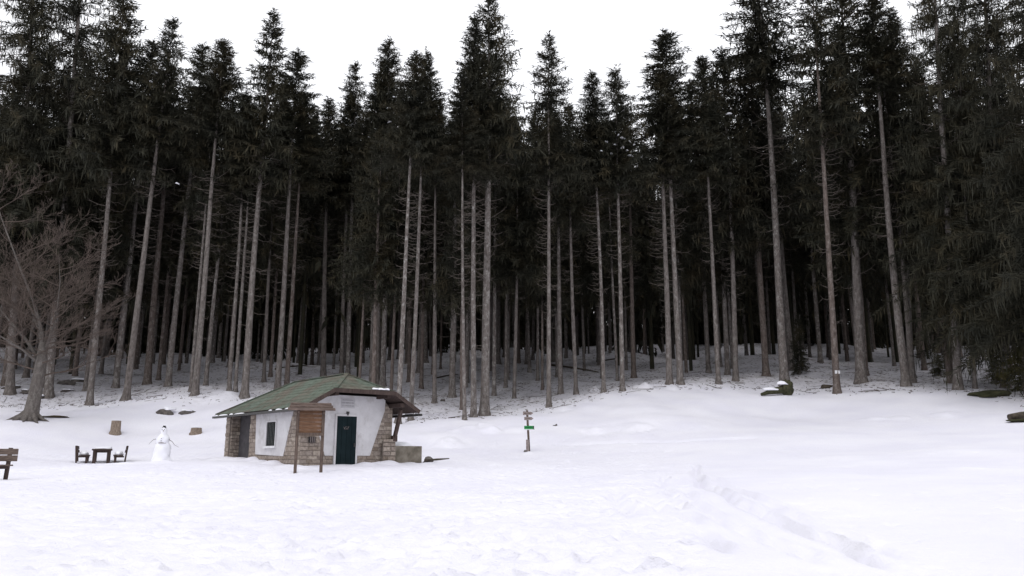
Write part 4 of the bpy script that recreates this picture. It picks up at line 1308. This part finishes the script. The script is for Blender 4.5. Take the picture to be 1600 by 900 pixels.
for pts_, r0 in LEAD:
    P = [loc2(*q) for q in pts_]
    MB().tube(P, [max(.008, r0 * k * (1 - .97 * i / (len(P) - 1))) for i in range(len(P))], 9).build('stem', M['bark_grey'], bt, True)
    mb = MB()
    n_l = 11
    for j in range(n_l):
        s = (len(P) - 1) * (.16 + .82 * (j + gb.random() * .6) / n_l)
        i = min(len(P) - 2, int(s)); q = P[i].lerp(P[i+1], s - i)
        a = (j * 2.4 if j % 3 else 0) + gb.uniform(-.6, .6); fr_ = j / n_l
        el = gb.uniform(.12, .55)
        d = Vector((math.cos(a) * math.cos(el), math.sin(a) * math.cos(el) * .8, math.sin(el)))
        Lb = (4.4 - 1.3 * fr_) * gb.uniform(.75, 1.15)
        if d.x > 0: Lb = min(Lb, max(1.6, (185 - pix(p + np.array(q))[0]) * k * .95))
        grow_branch(mb, q, d, Lb, .042 - .018 * fr_, 0)
    mb.build('limb', M['beech_twig'], bt)
for j in range(5):       # low boughs sweeping out from the trunk itself
    q = tp_[4].lerp(tp_[6], j / 5); a = (.15, 2.9, -.5, 3.5, .5)[j]
    mb = MB(); grow_branch(mb, q, Vector((math.cos(a), math.sin(a), .12)), (4.6, 4.8, 3.8, 4.2, 3.6)[j], .06, 0)
    mb.build('limb', M['beech_twig'], bt)

# thin fallen trunks on the forest floor
for (x0, y0, x1, y1, r, lab) in ((862,572,935,583,.11,'thin fallen trunk on the forest floor behind the crooked pale spruce'),
                                 (935,566,980,560,.09,'fallen trunk lying dark on the forest floor right of centre'),
                                 (680,592,715,586,.08,'fallen branch on the forest floor behind the slim mottled spruce'),
                                 (430,578,480,572,.10,'fallen trunk on the forest floor above the hut roof'),
                                 (1440,572,1478,566,.10,'fallen branch in the shade left of the broad dark spruce')):
    A_, B_2 = hit(x0, y0, 56, 120, 75), hit(x1, y1, 56, 120, 75)
    if np.linalg.norm(B_2 - A_) > 9: B_2 = A_ + (B_2 - A_) * 9 / np.linalg.norm(B_2 - A_); B_2[2] = gz(B_2[0], B_2[1])
    D = B_2 - A_
    ft = MB().tube([(0, 0, r), tuple(D * .5 + np.array([0, 0, r * 1.6])), tuple(D + np.array([0, 0, r]))], [r, r * .85, r * .5], 8).build('fallen_log', M['log'], None, True, loc=tuple(A_))
    tag(ft, lab, 'log')

# ------------------------------------------------------------------ scattered twigs and bark on the forest floor
g = np.random.default_rng(15)
lit = MB()
n = 0
while n < 3600:
    px = g.uniform(-60, 1660); Y = float(forest_y(px)) + g.uniform(-2, 45) * g.random()
    x = at(px, 600, Y)[0]; z = gz(x, Y) + .025
    a = g.uniform(0, 3.14); l = g.uniform(.05, .28) if g.random() < .95 else g.uniform(.5, 1.6); w = g.uniform(.008, .026)
    d = np.array([math.cos(a), math.sin(a)]) * l / 2
    z1 = gz(x + d[0], Y + d[1]) + .03; z0 = gz(x - d[0], Y - d[1]) + .03
    lit.tube([(x - d[0], Y - d[1], z0), (x + d[0], Y + d[1], z1 + g.uniform(0, .05))], [w, w * .6], 4, True)
    n += 1
lo_ = lit.build('twig_litter', M['twig'])
tag(lo_, 'scattered twigs and bark bits on the snow under the trees', kind='stuff')
